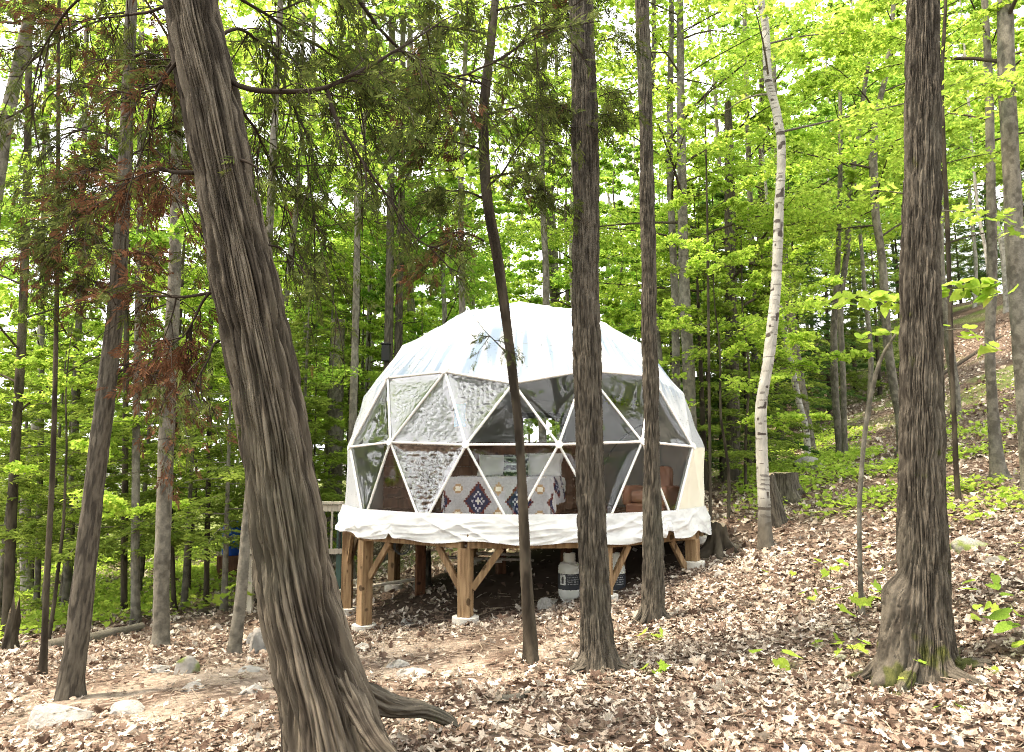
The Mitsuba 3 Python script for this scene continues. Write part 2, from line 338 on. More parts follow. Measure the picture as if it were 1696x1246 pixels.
def geodesic():
    lat = math.atan(0.5)
    P = [np.array([0, 0, 1.0])] + [np.array([math.cos(lat) * math.sin(math.radians(-4 + 72 * k)), -math.cos(lat) * math.cos(math.radians(-4 + 72 * k)), math.sin(lat)]) for k in range(5)]
    P += [np.array([math.cos(lat) * math.sin(math.radians(32 + 72 * k)), -math.cos(lat) * math.cos(math.radians(32 + 72 * k)), -math.sin(lat)]) for k in range(5)]
    F = [(0, 1 + k, 1 + (k + 1) % 5) for k in range(5)] + [(1 + k, 6 + k, 1 + (k + 1) % 5) for k in range(5)] + [(6 + k, 6 + (k + 1) % 5, 1 + (k + 1) % 5) for k in range(5)]
    verts, faces, look = [], [], {}
    def vid(p):
        p = p / np.linalg.norm(p); k = tuple(np.round(p, 5))
        if k not in look: look[k] = len(verts); verts.append(p)
        return look[k]
    for a, b, c in F:
        a, b, c = P[a], P[b], P[c]
        g = {(i, j): vid(a * (3 - i - j) / 3 + b * i / 3 + c * j / 3) for i in range(4) for j in range(4 - i)}
        for i in range(3):
            for j in range(3 - i):
                faces.append((g[i, j], g[i + 1, j], g[i, j + 1]))
                if i + j < 2: faces.append((g[i + 1, j], g[i + 1, j + 1], g[i, j + 1]))
    return np.array(verts), faces
GV, GF = geodesic()
keep = GV[:, 2] > -0.30
DV = GV * RS + [C0[0], C0[1], ZC]
low = (GV[:, 2] < 0) & keep
DV[low, 2] = ZF
az_v = np.degrees(np.arctan2(GV[:, 0], -GV[:, 1]))
GF = [f for f in GF if keep[list(f)].all()]
def is_glass(f):
    c = GV[list(f)].mean(0)
    az = (math.degrees(math.atan2(c[0], -c[1])) + 4 + 180) % 360 - 180
    zs = GV[list(f), 2]
    return abs(az) < 50 and zs.max() < 0.56
def subdiv(a, b, c, n):
    idx, V = {}, []
    for i in range(n + 1):
        for j in range(n + 1 - i):
            idx[i, j] = len(V); V.append(a * (n - i - j) / n + b * i / n + c * j / n)
    Fs = []
    for i in range(n):
        for j in range(n - i):
            Fs.append((idx[i, j], idx[i + 1, j], idx[i, j + 1]))
            if i + j < n - 1: Fs.append((idx[i + 1, j], idx[i + 1, j + 1], idx[i, j + 1]))
    return np.array(V), np.array(Fs)

dome = thing('dome_tent', 'white geodesic dome tent with a clear panelled front standing on a timber platform', 'tent')
WIN = (0.18, 1.02, 1.93, 2.52)       # rear window opening: x0 x1 z0 z1
liner = Acc(); struts = {}
for f in GF:
    a, b, c = DV[list(f)]
    nrm = unit(np.cross(b - a, c - a)); cen = (a + b + c) / 3
    if np.dot(nrm, cen - [C0[0], C0[1], ZC]) < 0: b, c, nrm = c, b, -nrm
    az = (math.degrees(math.atan2(cen[0] - C0[0], -(cen[1] - C0[1]))) + 180) % 360 - 180
    if is_glass(f):
        left = (-50 < az < -9) if cen[2] > 1.9 else (-36 < az < -20)
        V, Fs = subdiv(a, b, c, 64 if left else 16)
        edge = np.min(np.linalg.norm(V[:, None] - np.array([a, b, c])[None], axis=2), axis=1)
        # distance to the triangle's sides: film is taut at its welded edges
        def side(p, q): return np.linalg.norm(np.cross(V - p, unit(q - p)), axis=1)
        taut = np.clip(np.minimum.reduce([side(a, b), side(b, c), side(c, a)]) / 0.10, 0, 1)
        if left:
            w1 = 1 - np.abs(2 * meshkit.noise(V * [15, 15, 24] + az, 3) - 1)
            w2 = 1 - np.abs(2 * meshkit.noise(V @ np.array([[14, 4, 3], [-3, 12, 6], [5, -8, 22.0]]) * 2.0, 8) - 1)
            disp = 0.0080 * w1 ** 2 + 0.0046 * w2 ** 2 + 0.03 * meshkit.noise(V * 1.7, 4)
        else:
            disp = 0.02 * meshkit.noise(V * 1.8, 4) + 0.0012 * meshkit.noise(V * 11, 6)
        V = V - nrm * (disp * taut)[:, None]
        obj('clear_panel', (V, Fs), 'crinkled_film' if left else 'clear_film', dome, smooth=True, label='crinkled shiny clear panel' if left else None)
        for p, q in ((f[0], f[1]), (f[1], f[2]), (f[2], f[0])):
            struts[tuple(sorted((p, q)))] = True
        continue
    V, Fs = subdiv(a, b, c, 22)
    r = V - [C0[0], C0[1], ZC]
    th = np.arctan2(r[:, 0], -r[:, 1]); el = np.arcsin(np.clip(r[:, 2] / np.linalg.norm(r, axis=1), -1, 1))
    rad = unit(r)
    drape = (1 - np.abs(2 * meshkit.noise(np.stack([th * 11 * np.cos(el) + 3, el * 2.2, th * 0], 1), 2) - 1)) ** 2
    disp = 0.022 * drape + 0.020 * (meshkit.fbm(V * 2.6, 3, 7) - 0.5)
    ctr = 1 - np.clip(np.linalg.norm(V - cen, axis=1) / 0.75, 0, 1)
    Vc = V + rad * (disp + 0.01)[:, None] - rad * (0.03 * ctr)[:, None]
    rear = (cen[1] > C0[1] + 1.0)
    cut = np.zeros(len(Fs), bool)
    if rear:
        m = V[Fs].mean(1)
        cut = (m[:, 0] > WIN[0]) & (m[:, 0] < WIN[1]) & (m[:, 2] > WIN[2]) & (m[:, 2] < WIN[3])
    lowside = cen[2] < 1.7 and abs(az) < 100
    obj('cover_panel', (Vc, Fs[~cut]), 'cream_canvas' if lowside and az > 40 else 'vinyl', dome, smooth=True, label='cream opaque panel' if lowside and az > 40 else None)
    liner.add(V - rad * 0.035, Fs[~cut][:, ::-1])
liner.build('inner_liner', 'liner', dome, smooth=True)
for p, q in struts:
    d = DV[q] - DV[p]
    k = unit((DV[p] + DV[q]) / 2 - [C0[0], C0[1], ZC]) * 0.012
    v, fc = tube([DV[p] + k, DV[q] + k], 0.017, 8)
    obj('strut', (v, fc), 'white_paint', dome, smooth=50)
hubs = sorted({i for e in struts for i in e})
for i in hubs:
    k = unit(DV[i] - [C0[0], C0[1], ZC])
    m = trimesh.creation.cylinder(0.05, 0.022, sections=20)
    M = trimesh.geometry.align_vectors([0, 0, 1], k); M[:3, 3] = DV[i] + k * 0.03
    obj('hub', placed(m, M), 'white_paint', dome, smooth=40)
# rear window frame
yw = 14.90
for a, b in (((WIN[0] - 0.08, WIN[2]), (WIN[1] + 0.08, WIN[2])), ((WIN[0] - 0.08, WIN[3]), (WIN[1] + 0.08, WIN[3])), ((WIN[0], WIN[2]), (WIN[0], WIN[3])), ((WIN[1], WIN[2]), (WIN[1], WIN[3]))):
    obj('window_frame', bar((a[0], yw + (0.12 if a[0] == b[0] else 0.10), a[1]), (b[0], yw + (0.12 if a[0] == b[0] else 0.10), b[1]), 0.36, 0.10 if a[1] == b[1] else 0.10, up=(0, 0, 1) if a[1] == b[1] else (1, 0, 0)), 'frame_grey', dome)
# the skirt: slack canvas gathered over the rim
na, nz = 720, 34
AZ, ZZ = np.meshgrid(np.linspace(-180, 180, na, endpoint=False), np.linspace(0, 1, nz), indexing='ij')
a15 = ((AZ + 4) / 24 + 0.5) % 1 - 0.5
a15b = ((AZ + 16) / 24 + 0.5) % 1 - 0.5
flat = np.cos(np.pi / 15) / np.cos(np.radians(24) * a15b)
rtop = 2.915 * (0.2 + 0.8 * flat); rbot = 2.965 * (0.5 + 0.5 * flat)
SX, SY = np.radians(AZ) * 3.0, ZZ * 0.36
def creases(al, across, along, seed, sharp):
    a = math.radians(al)
    q = np.stack([(SY * math.cos(a) + SX * math.sin(a)) * across, (SX * math.cos(a) - SY * math.sin(a)) * along, 0 * AZ], -1)
    return (1 - np.abs(2 * meshkit.noise(q, seed) - 1)) ** sharp
f1, f2, f3 = creases(14, 8, 0.9, 11, 3), creases(-24, 7, 1.1, 12, 3), creases(5, 13, 1.3, 15, 3)
body = np.minimum(ZZ * 2.2, 1) * (0.35 + 0.65 * meshkit.noise(np.stack([SX * 0.8, SY * 2, 0 * AZ], -1), 2))
R = rtop + (rbot - rtop) * ZZ + body * (0.040 * f1 + 0.036 * f2 + 0.020 * f3)
hem = 0.575 + 0.03 * (meshkit.noise(np.stack([np.radians(AZ) * 4, 0 * AZ, 0 * AZ], -1), 5) - 0.5) - 0.02 * np.cos(np.radians(AZ) * 15) + 0.05 * np.exp(-((AZ - 55) / 2.0) ** 2) - 0.05 * np.exp(-((AZ - 66) / 5) ** 2)
hem += 0.07 * np.exp(-((AZ + 38) / 0.8) ** 2) + 0.09 * (np.abs(AZ - 40.5) < 1.2)
Zs = 0.94 + (hem - 0.94) * ZZ
SV = ring_pt(AZ, R, Zs).reshape(-1, 3)
si = np.arange(na * nz).reshape(na, nz)
sn = np.roll(si, -1, 0)
sq = np.stack([si[:, :-1], si[:, 1:], sn[:, 1:], sn[:, :-1]], -1).reshape(-1, 4)
obj('skirt', (SV, sq), 'canvas', dome, smooth=True, label='wrinkled white canvas skirt around the base')

# platform
plat = thing('timber_platform', 'ten-sided timber platform on tall square posts under the dome tent', 'platform')
corner_az = [-52 + 36 * k for k in range(10)]
RP = 2.90
corners = [ring_pt(a, RP, 0.0) for a in corner_az]
deck = trimesh.creation.extrude_polygon(__import__('shapely').Polygon([(c[0], c[1]) for c in corners]).buffer(-0.03), 0.05, engine='earcut')
obj('deck', placed(deck, xf((0, 0, 0.69))), 'dark_timber', plat)
for k in range(10):
    a, b = corners[k].copy(), corners[(k + 1) % 10].copy()
    d = unit(b - a); a2, b2 = a + d * 0.03, b - d * 0.03
    a2[2] = b2[2] = 0.60
    obj('rim_beam', bar(a2, b2, 0.09, 0.18), 'timber', plat)
for k in range(10):
    c = corners[k]; az = corner_az[k]
    inn = ring_pt(az, RP - 0.045, 0.0)
    g = float(gz(inn[0], inn[1]))
    h = 0.51 - (g + 0.10)
    obj('post', placed(rbox(0.165, 0.165, h, 0.008, 3), xf((inn[0], inn[1], g + 0.10 + h / 2), rz=az)), 'timber', plat)
    pad = trimesh.creation.cylinder(0.17, 0.24, sections=28)
    pad.vertices[:, :2] *= (1 + 0.05 * (meshkit.noise(pad.vertices * 9, 3) - 0.5))[:, None]
    obj('footing', placed(pad, xf((inn[0], inn[1], g - 0.02))), 'concrete', plat, smooth=40)
    for s in (-1, 1):
        if k == 2 and s == -1: continue
        nb = corners[(k + s) % 10]
        e = inn + unit(nb - c) * 0.45
        lo, hi = inn + unit(nb - c) * 0.085, e
        zt, zl = 0.505, 0.505 - 0.50
        obj('brace', bar((lo[0], lo[1], zl), (hi[0], hi[1], zt), 0.05, 0.085), 'timber', plat)
for k in range(9):
    y = C0[1] - 2.4 + 0.6 * k
    hw = math.sqrt(max(2.75 ** 2 - (y - C0[1]) ** 2, 0.1))
    obj('joist', bar((C0[0] - hw, y, 0.60), (C0[0] + hw, y, 0.60), 0.045, 0.17), 'dark_timber', plat)
for (x, y) in ((-1.55, 12.9), (-0.75, 11.9), (0.9, 12.6), (1.6, 11.4), (-0.2, 13.6)):
    g = float(gz(x, y)); h = 0.51 - g + 0.05
    obj('inner_post', placed(rbox(0.15, 0.15, h, 0.006, 3), xf((x, y, g - 0.05 + h / 2), rz=20)), 'dark_timber', plat)

# inside the dome
bed = thing('bed', 'low double bed with a dark timber headboard inside the dome tent', 'bed')
BW, BL = 1.52, 2.0
BM = xf((-0.20, 11.12, ZF), rz=-11)          # foot centre, x across, y towards the head
def bp(m, loc, **k): return placed(placed(m, xf(loc, **k)), BM)
obj('mattress', bp(rbox(BW, BL, 0.28, 0.06), (0, BL / 2, 0.44)), 'linen', bed, smooth=True)
obj('bed_base', bp(rbox(BW - 0.04, BL - 0.04, 0.28, 0.015), (0, BL / 2, 0.15)), 'dark_timber', bed)
for k in range(4):
    obj('headboard_board', bp(rbox(1.75, 0.045, 0.255, 0.006, 3), (0, BL + 0.06, 0.16 + 0.262 * k)), 'dark_timber', bed)
# blanket: draped over the foot and both sides
U, Vv = np.meshgrid(np.linspace(-1.18, 1.18, 90), np.linspace(-0.60, 1.15, 80), indexing='ij')
hx = BW / 2 + 0.02
ox = np.clip(np.abs(U) - hx, 0, None); oy = np.clip(-Vv - 0.0, 0, None)
X = np.sign(U) * np.minimum(np.abs(U), hx) + np.sign(U) * (0.035 * (1 - np.exp(-ox * 8)) + ox * 0.05)
Yb = np.maximum(Vv, 0) - 0.02 - 0.035 * (1 - np.exp(-oy * 8)) - oy * 0.05
wr = meshkit.fbm(np.stack([U * 3, Vv * 3, 0 * U], -1), 3, 3)
Zb = 0.60 + 0.02 * wr - ox - oy
Zb = np.maximum(Zb, 0.02 + 0.03 * wr)
sidefold = 0.03 * np.sin(Vv * 21 + 4 * wr)
X = X + np.sign(U) * sidefold * np.clip(ox * 4, 0, 1)
Yb = Yb - (0.02 * np.sin(U * 17 + 5 * wr) + 0.01) * np.clip(oy * 4, 0, 1)
bi = np.arange(U.size).reshape(U.shape)
bq = np.stack([bi[:-1, :-1], bi[1:, :-1], bi[1:, 1:], bi[:-1, 1:]], -1).reshape(-1, 4)
BV = np.stack([X, Yb, Zb], -1).reshape(-1, 3) @ BM[:3, :3].T + BM[:3, 3]
tag(obj('blanket', (BV, bq), 'patterned_wool', smooth=True, uv=np.stack([U.ravel(), Vv.ravel()], 1)), 'grey wool blanket with navy and red stepped diamonds spread over the bed', 'blanket')
def pillow(w, h, t, n=26):
    u, v = np.meshgrid(np.linspace(-1, 1, n), np.linspace(-1, 1, n), indexing='ij')
    th = ((1 - np.abs(u) ** 2.6) * (1 - np.abs(v) ** 2.6)) ** 0.55 * t / 2
    k = 1 - 0.09 * (1 - np.abs(u * v)) * (np.maximum(np.abs(u), np.abs(v)) ** 3)
    wr = 0.02 * (meshkit.fbm(np.stack([u * 2.4, v * 2.4, 0 * u], -1), 3, 6) - 0.5)
    top = np.stack([u * k * w / 2, v * k * h / 2, th + wr * (th > 0)], -1).reshape(-1, 3); bot = top * [1, 1, -1]
    i = np.arange(n * n).reshape(n, n)
    q = np.stack([i[:-1, :-1], i[1:, :-1], i[1:, 1:], i[:-1, 1:]], -1).reshape(-1, 4)
    m = trimesh.Trimesh(np.vstack([top, bot]), np.vstack([q[:, [0, 1, 2]], q[:, [0, 2, 3]], q[:, [2, 1, 0]] + n * n, q[:, [3, 2, 0]] + n * n]), process=False)
    m.merge_vertices(); return m
for name, lab, x, y, w, h, mat, rx, rz in (('pillow', 'white pillow propped at the left of the bed head', -0.42, 1.72, 0.62, 0.42, 'linen', 62, 2),
                                       ('pillow', 'plump white pillow propped at the right of the bed head', 0.40, 1.70, 0.72, 0.46, 'linen', 60, -8),
                                       ('pillow', 'dark striped cushion standing between the two white pillows', -0.02, 1.50, 0.44, 0.40, 'striped_knit', 72, 0)):
    key = obj(name, bp(pillow(w, h, 0.17), (x, y, 0.60 + h / 2 * math.sin(math.radians(rx)) - 0.01), rx=rx, rz=rz), mat, smooth=True)
    tag(key, lab, 'pillow')
# timber half wall behind the bed
hw = thing('timber_half_wall', 'dark brown boarded half wall behind the bed inside the dome', 'wall')
yb = 13.45
for k in range(6):
    obj('board', placed(rbox(3.45, 0.03, 0.183, 0.004, 3), xf((-0.57, yb + (0.003 if k % 2 else 0), ZF + 0.10 + 0.187 * k))), 'dark_timber', hw)
obj('cap_rail', placed(rbox(3.52, 0.09, 0.05, 0.006, 3), xf((-0.57, yb, ZF + 1.16))), 'dark_timber', hw)
obj('end_post', placed(rbox(0.10, 0.12, 1.17, 0.006, 3), xf((1.21, yb, ZF + 0.585))), 'dark_timber', hw)
# armchair
ac = thing('armchair', 'brown leather armchair at the right side inside the dome', 'chair')
AM = xf((2.13, 11.5, ZF), rz=-35) @ np.diag([0.84, 0.84, 0.9, 1.0])
def ap(m, loc, **k): return placed(placed(m, xf(loc, **k)), AM)
obj('seat', ap(rbox(0.56, 0.62, 0.20, 0.06), (0, 0, 0.34)), 'leather', ac, smooth=True)
obj('base', ap(rbox(0.74, 0.66, 0.18, 0.03), (0, 0, 0.15)), 'leather', ac, smooth=True)
for s in (-1, 1): obj('armrest', ap(rbox(0.16, 0.70, 0.34, 0.07), (s * 0.36, 0, 0.36)), 'leather', ac, smooth=True)
obj('backrest', ap(rbox(0.56, 0.20, 0.62, 0.098), (0, 0.30, 0.55), rx=-10), 'leather', ac, smooth=True)
tw = obj('hanging_towel', placed(pillow(0.20, 0.40, 0.03), xf((-0.86, 12.3, 2.36), rx=90, rz=12)), 'sky_blue', smooth=True)
tag(tw, 'small sky blue cloth hanging inside the dome behind the crinkled panel', 'cloth')
lp = obj('guy_pole', tube(smooth_path([(1.35, 12.9, ZF), (1.62, 12.6, 1.7), (2.1, 11.9, 2.2)], 12), 0.012, 8), 'frame_grey', dome, smooth=True)

# propane tanks on a slab
ZSLAB = float(at(940, 996, 10.75)[2])
slab = obj('paving_slab', placed(rbox(1.2, 0.55, 0.07, 0.012), xf((1.13, 10.78, ZSLAB - 0.036), rz=4)), 'concrete')
tag(slab, 'grey concrete slab under the two gas tanks below the platform', 'slab')
for i, (px, Y, lab) in enumerate(((941, 10.7, 'pale gas tank with a black label, left of the middle tree under the platform'), (1013, 10.7, 'pale gas tank half hidden by the middle tree under the platform'))):
    t = thing('gas_tank', lab, 'gas tank', 'gas tanks under the platform')
    x = (px - 848) / FPX * Y; z0 = ZSLAB
    prof = np.array([(0.0, 0.03), (0.10, 0.03), (0.13, 0.05), (0.15, 0.09), (0.158, 0.14), (0.158, 0.185)])
    prof2 = np.array([(0.158, 0.40), (0.158, 0.45), (0.150, 0.50), (0.125, 0.535), (0.08, 0.555), (0.0, 0.56)])
    M = xf((x, Y, z0))
    body = trimesh.creation.revolve(np.vstack([prof, prof2]), sections=40)
    obj('body', placed(body, M), 'tank_paint', t, smooth=40)
    obj('foot_ring', placed(trimesh.creation.annulus(0.10, 0.112, 0.07, sections=32), xf((x, Y, z0 + 0.035))), 'tank_paint', t, smooth=40)
    th = np.linspace(-math.pi, math.pi, 49)
    A2, Z2 = np.meshgrid(th, np.linspace(0, 1, 5), indexing='ij')
    lv = np.stack([x + 0.1605 * np.sin(A2), Y - 0.1605 * np.cos(A2), z0 + 0.185 + 0.215 * Z2], -1).reshape(-1, 3)
    li = np.arange(A2.size).reshape(A2.shape)
    lq = np.stack([li[:-1, :-1], li[1:, :-1], li[1:, 1:], li[:-1, 1:]], -1).reshape(-1, 4)
    obj('label_band', (lv, lq), 'tank_print', t, smooth=True, uv=np.stack([A2.ravel(), Z2.ravel()], 1))
    cp_ = [(0.085 * math.cos(q), 0.085 * math.sin(q)) for q in np.linspace(math.radians(-60), math.radians(240), 40)]
    inner = [(0.078 * math.cos(q), 0.078 * math.sin(q)) for q in np.linspace(math.radians(240), math.radians(-60), 40)]
    col = trimesh.creation.extrude_polygon(__import__('shapely').Polygon(cp_ + inner), 0.13, engine='earcut')
    obj('collar', placed(col, xf((x, Y, z0 + 0.545), rz=190)), 'tank_paint', t, smooth=30)
    obj('valve', placed(trimesh.creation.cylinder(0.022, 0.09, sections=16), xf((x, Y, z0 + 0.59))), 'black', t)

# ------------------------------------------------------------------ trunks
right_disp = None
def trunk_mesh(path, sides, dz, disp=None, flare=None, lobes=(5, 0.6), seed=0, cap=True):
    """path: rows (x, y, z, r) from foot to top. disp(theta, s, r) in metres. Horizontal rings."""
    p = np.asarray(path, float)
    p = p[np.argsort(p[:, 2])]
    keepz = np.r_[True, np.diff(p[:, 2]) > 1e-4]; p = p[keepz]
    z = np.arange(p[0, 2], p[-1, 2] + dz, dz)
    z = np.unique(np.clip(z, p[0, 2], p[-1, 2]))
    f = PchipInterpolator(p[:, 2], p[:, [0, 1, 3]])(z)
    th = np.linspace(0, 2 * np.pi, sides + 1) + np.pi / 2          # the seam looks away from the camera
    TH, Z = np.meshgrid(th, z, indexing='xy')
    r = np.repeat(f[:, 2:3], sides + 1, 1)
    if flare:
        amt, h, zb = flare
        fall = np.exp(-np.clip(z - zb, 0, None) / h)[:, None]
        lob = 1 + lobes[1] * np.cos(lobes[0] * TH + seed) + 0.4 * lobes[1] * np.cos((lobes[0] + 2) * TH + 2 * seed)
        r = r + amt * fall * lob
    if disp is not None:
        d = disp(TH, Z, r)
        if disp is not right_disp: d = d - d.mean()
        d[:, -1] = d[:, 0]
        r = r + d
    V = np.stack([f[:, 0:1] + r * np.cos(TH), f[:, 1:2] + r * np.sin(TH), Z], -1)
    n, m = TH.shape
    i = np.arange(n * m).reshape(n, m)
    q = np.stack([i[:-1, :-1], i[:-1, 1:], i[1:, 1:], i[1:, :-1]], -1).reshape(-1, 4)
    uv = np.stack([(TH - np.pi / 2) * f[:, 2].mean(), Z], -1).reshape(-1, 2)
    V = V.reshape(-1, 3)
    F = np.vstack([q[:, [0, 1, 2]], q[:, [0, 2, 3]]])
    if cap:
        k = len(V)
        V = np.vstack([V, [[f[-1, 0], f[-1, 1], z[-1]]]]); uv = np.vstack([uv, uv[-1:]])
        top = i[-1]
        F = np.vstack([F, np.stack([top[:-1], top[1:], np.full(m - 1, k)], 1)])
    return (V, F), uv

def cyl(TH, Z, k, fz, seed):
    return np.stack([np.cos(TH) * k, np.sin(TH) * k, Z * fz], -1)
def groove(n, w):
    """0 on a groove's floor, 1 on the plates between grooves"""
    return 1 - np.exp(-((2 * n - 1) / w) ** 2)
def cedar_disp(TH, Z, r):
    twist = TH + 0.10 * Z + 0.14 * meshkit.noise(cyl(TH, Z, 1.2, 1.4, 0), 1)
    g1 = groove(meshkit.noise(cyl(twist, Z, 9.5, 1.5, 0), 2), 0.20)
    g2 = groove(meshkit.noise(cyl(twist, Z, 17, 2.3, 0), 3), 0.24)
    g3 = groove(meshkit.noise(cyl(twist, Z, 28, 4.2, 0), 6), 0.30)
    c = meshkit.noise(cyl(twist, Z, 34, 9, 0), 4)
    big = meshkit.fbm(cyl(TH, Z, 1.3, 1.1, 0), 2, 5) - 0.5
    lift = meshkit.noise(cyl(twist, Z, 10, 0.8, 0), 8) - 0.5
    pit = np.clip(meshkit.noise(cyl(TH, Z, 3.0, 3.4, 0), 14) - 0.82, 0, 1) * -0.2
    return 0.027 * (g1 - 0.8) + 0.021 * (g2 - 0.8) + 0.012 * (g3 - 0.8) + 0.006 * c + 0.014 * lift + 0.04 * big + pit
def furrow_disp(amp, ku, fz):
    def d(TH, Z, r):
        w = TH + 0.12 * (meshkit.noise(cyl(TH, Z, 2.2, 5.0, 0), 1) - 0.5) + 0.05 * (meshkit.noise(cyl(TH, Z, 9, 16.0, 0), 5) - 0.5)
        a = groove(meshkit.noise(cyl(w, Z, ku, fz * 0.7, 0), 2), 0.26)
        a2 = groove(meshkit.noise(cyl(w, Z, ku * 1.9, fz * 1.3, 0), 7), 0.28)
        b = meshkit.noise(cyl(TH, Z, ku * 3.4, fz * 5.5, 0), 3)
        crack = np.clip(meshkit.noise(cyl(TH, Z, ku * 0.9, fz * 7, 0), 9) - 0.74, 0, 1)
        return amp * 1.25 * (a - 0.8) + amp * 0.7 * (a2 - 0.8) + amp * 0.35 * (b - 0.5) - amp * 2.2 * crack + 0.03 * (meshkit.fbm(cyl(TH, Z, 1.1, 1.6, 0), 2, 5) - 0.5)
    return d
def smooth_disp(TH, Z, r):
    return 0.22 * r * (meshkit.fbm(cyl(TH, Z, 1.2, 3.0, 0), 3, 5) - 0.5) + 0.05 * r * (meshkit.noise(cyl(TH, Z, 5, 16, 0), 6) - 0.5)

def px_path(pts, Y, top=None, sink=0.25):
    """trunk centreline from rows (px, py, width in px), any order; goes down into the ground and up to height top"""
    rows = []
    for px, py, w in pts:
        x, y, z = at(px, py, Y)
        rows.append((x, y, z, 0.92 * w / FPX * Y / 2))
    rows.sort(key=lambda r: r[2])
    rows = np.array(rows)
    g = float(gz(rows[0, 0], rows[0, 1]))
    rows[0, 2] = min(rows[0, 2], g + 0.02) if rows[0, 2] < g + 0.5 else rows[0, 2]
    foot = rows[0].copy(); foot[2] = min(g, rows[0, 2]) - sink
    rows = np.vstack([foot, rows])
    if top and top > rows[-1, 2] + 0.3:
        d = rows[-1] - rows[-2]; d = d / max(d[2], 1e-6)
        hi = rows[-1].copy(); dz = top - rows[-1, 2]
        hi[:2] += np.clip(d[:2], -0.12, 0.12) * dz * 0.6; hi[2] = top; hi[3] = max(rows[-1, 3] * (0.35 if dz > 3 else 0.7), 0.012)
        mid = (rows[-1] + hi) / 2
        rows = np.vstack([rows, mid, hi])
    return rows, g

# ------------------------------------------------------------------ leaves
TONES = {'bright': ((0.28, 0.45, 0.055), (0.54, 0.67, 0.12)), 'mid': ((0.19, 0.37, 0.05), (0.42, 0.58, 0.10)), 'deep': ((0.13, 0.28, 0.04), (0.29, 0.46, 0.07)),
         'hemlock': ((0.13, 0.20, 0.035), (0.34, 0.43, 0.085)), 'fir': ((0.055, 0.12, 0.035), (0.15, 0.25, 0.06)), 'cedar': ((0.04, 0.06, 0.018), (0.12, 0.14, 0.04)), 'dead': ((0.055, 0.030, 0.018), (0.155, 0.075, 0.042))}
def tones(rng, tone, n, spread=1.0):
    a, b = (np.array(x) for x in TONES[tone])
    t = np.clip(rng.beta(1.6, 1.6, n) * spread, 0, 1)[:, None]
    return (a * (1 - t) + b * t) * rng.uniform(0.85, 1.12, (n, 1))

def leaf_quads(c, size, rng, col, tilt=0.65, aspect=0.8, droop=0.15, d=None):
    n = len(c)
    if d is None:
        yaw = rng.uniform(0, 2 * np.pi, n)
        d = np.stack([np.cos(yaw), np.sin(yaw), -droop * np.ones(n)], 1)
    nn = unit(np.array([0, 0, 1.0]) + tilt * rng.normal(size=(n, 3)))
    u = unit(d - nn * (nn * d).sum(1, keepdims=True)); w = np.cross(nn, u)
    s = np.broadcast_to(size, (n,))[:, None]
    k = rng.uniform(0.7, 1.15, (n, 1))
    v = np.stack([c - 0.5 * s * u, c - 0.05 * s * u + 0.5 * s * aspect * k * w + 0.10 * s * nn, c + 0.5 * s * u - 0.06 * s * nn, c - 0.05 * s * u - 0.5 * s * aspect * k * w + 0.10 * s * nn], 1).reshape(-1, 3)
    b = (np.arange(n) * 4)[:, None]
    f = np.vstack([b + [0, 2, 1], b + [0, 3, 2]])
    return v, f, np.repeat(col, 4, 0)

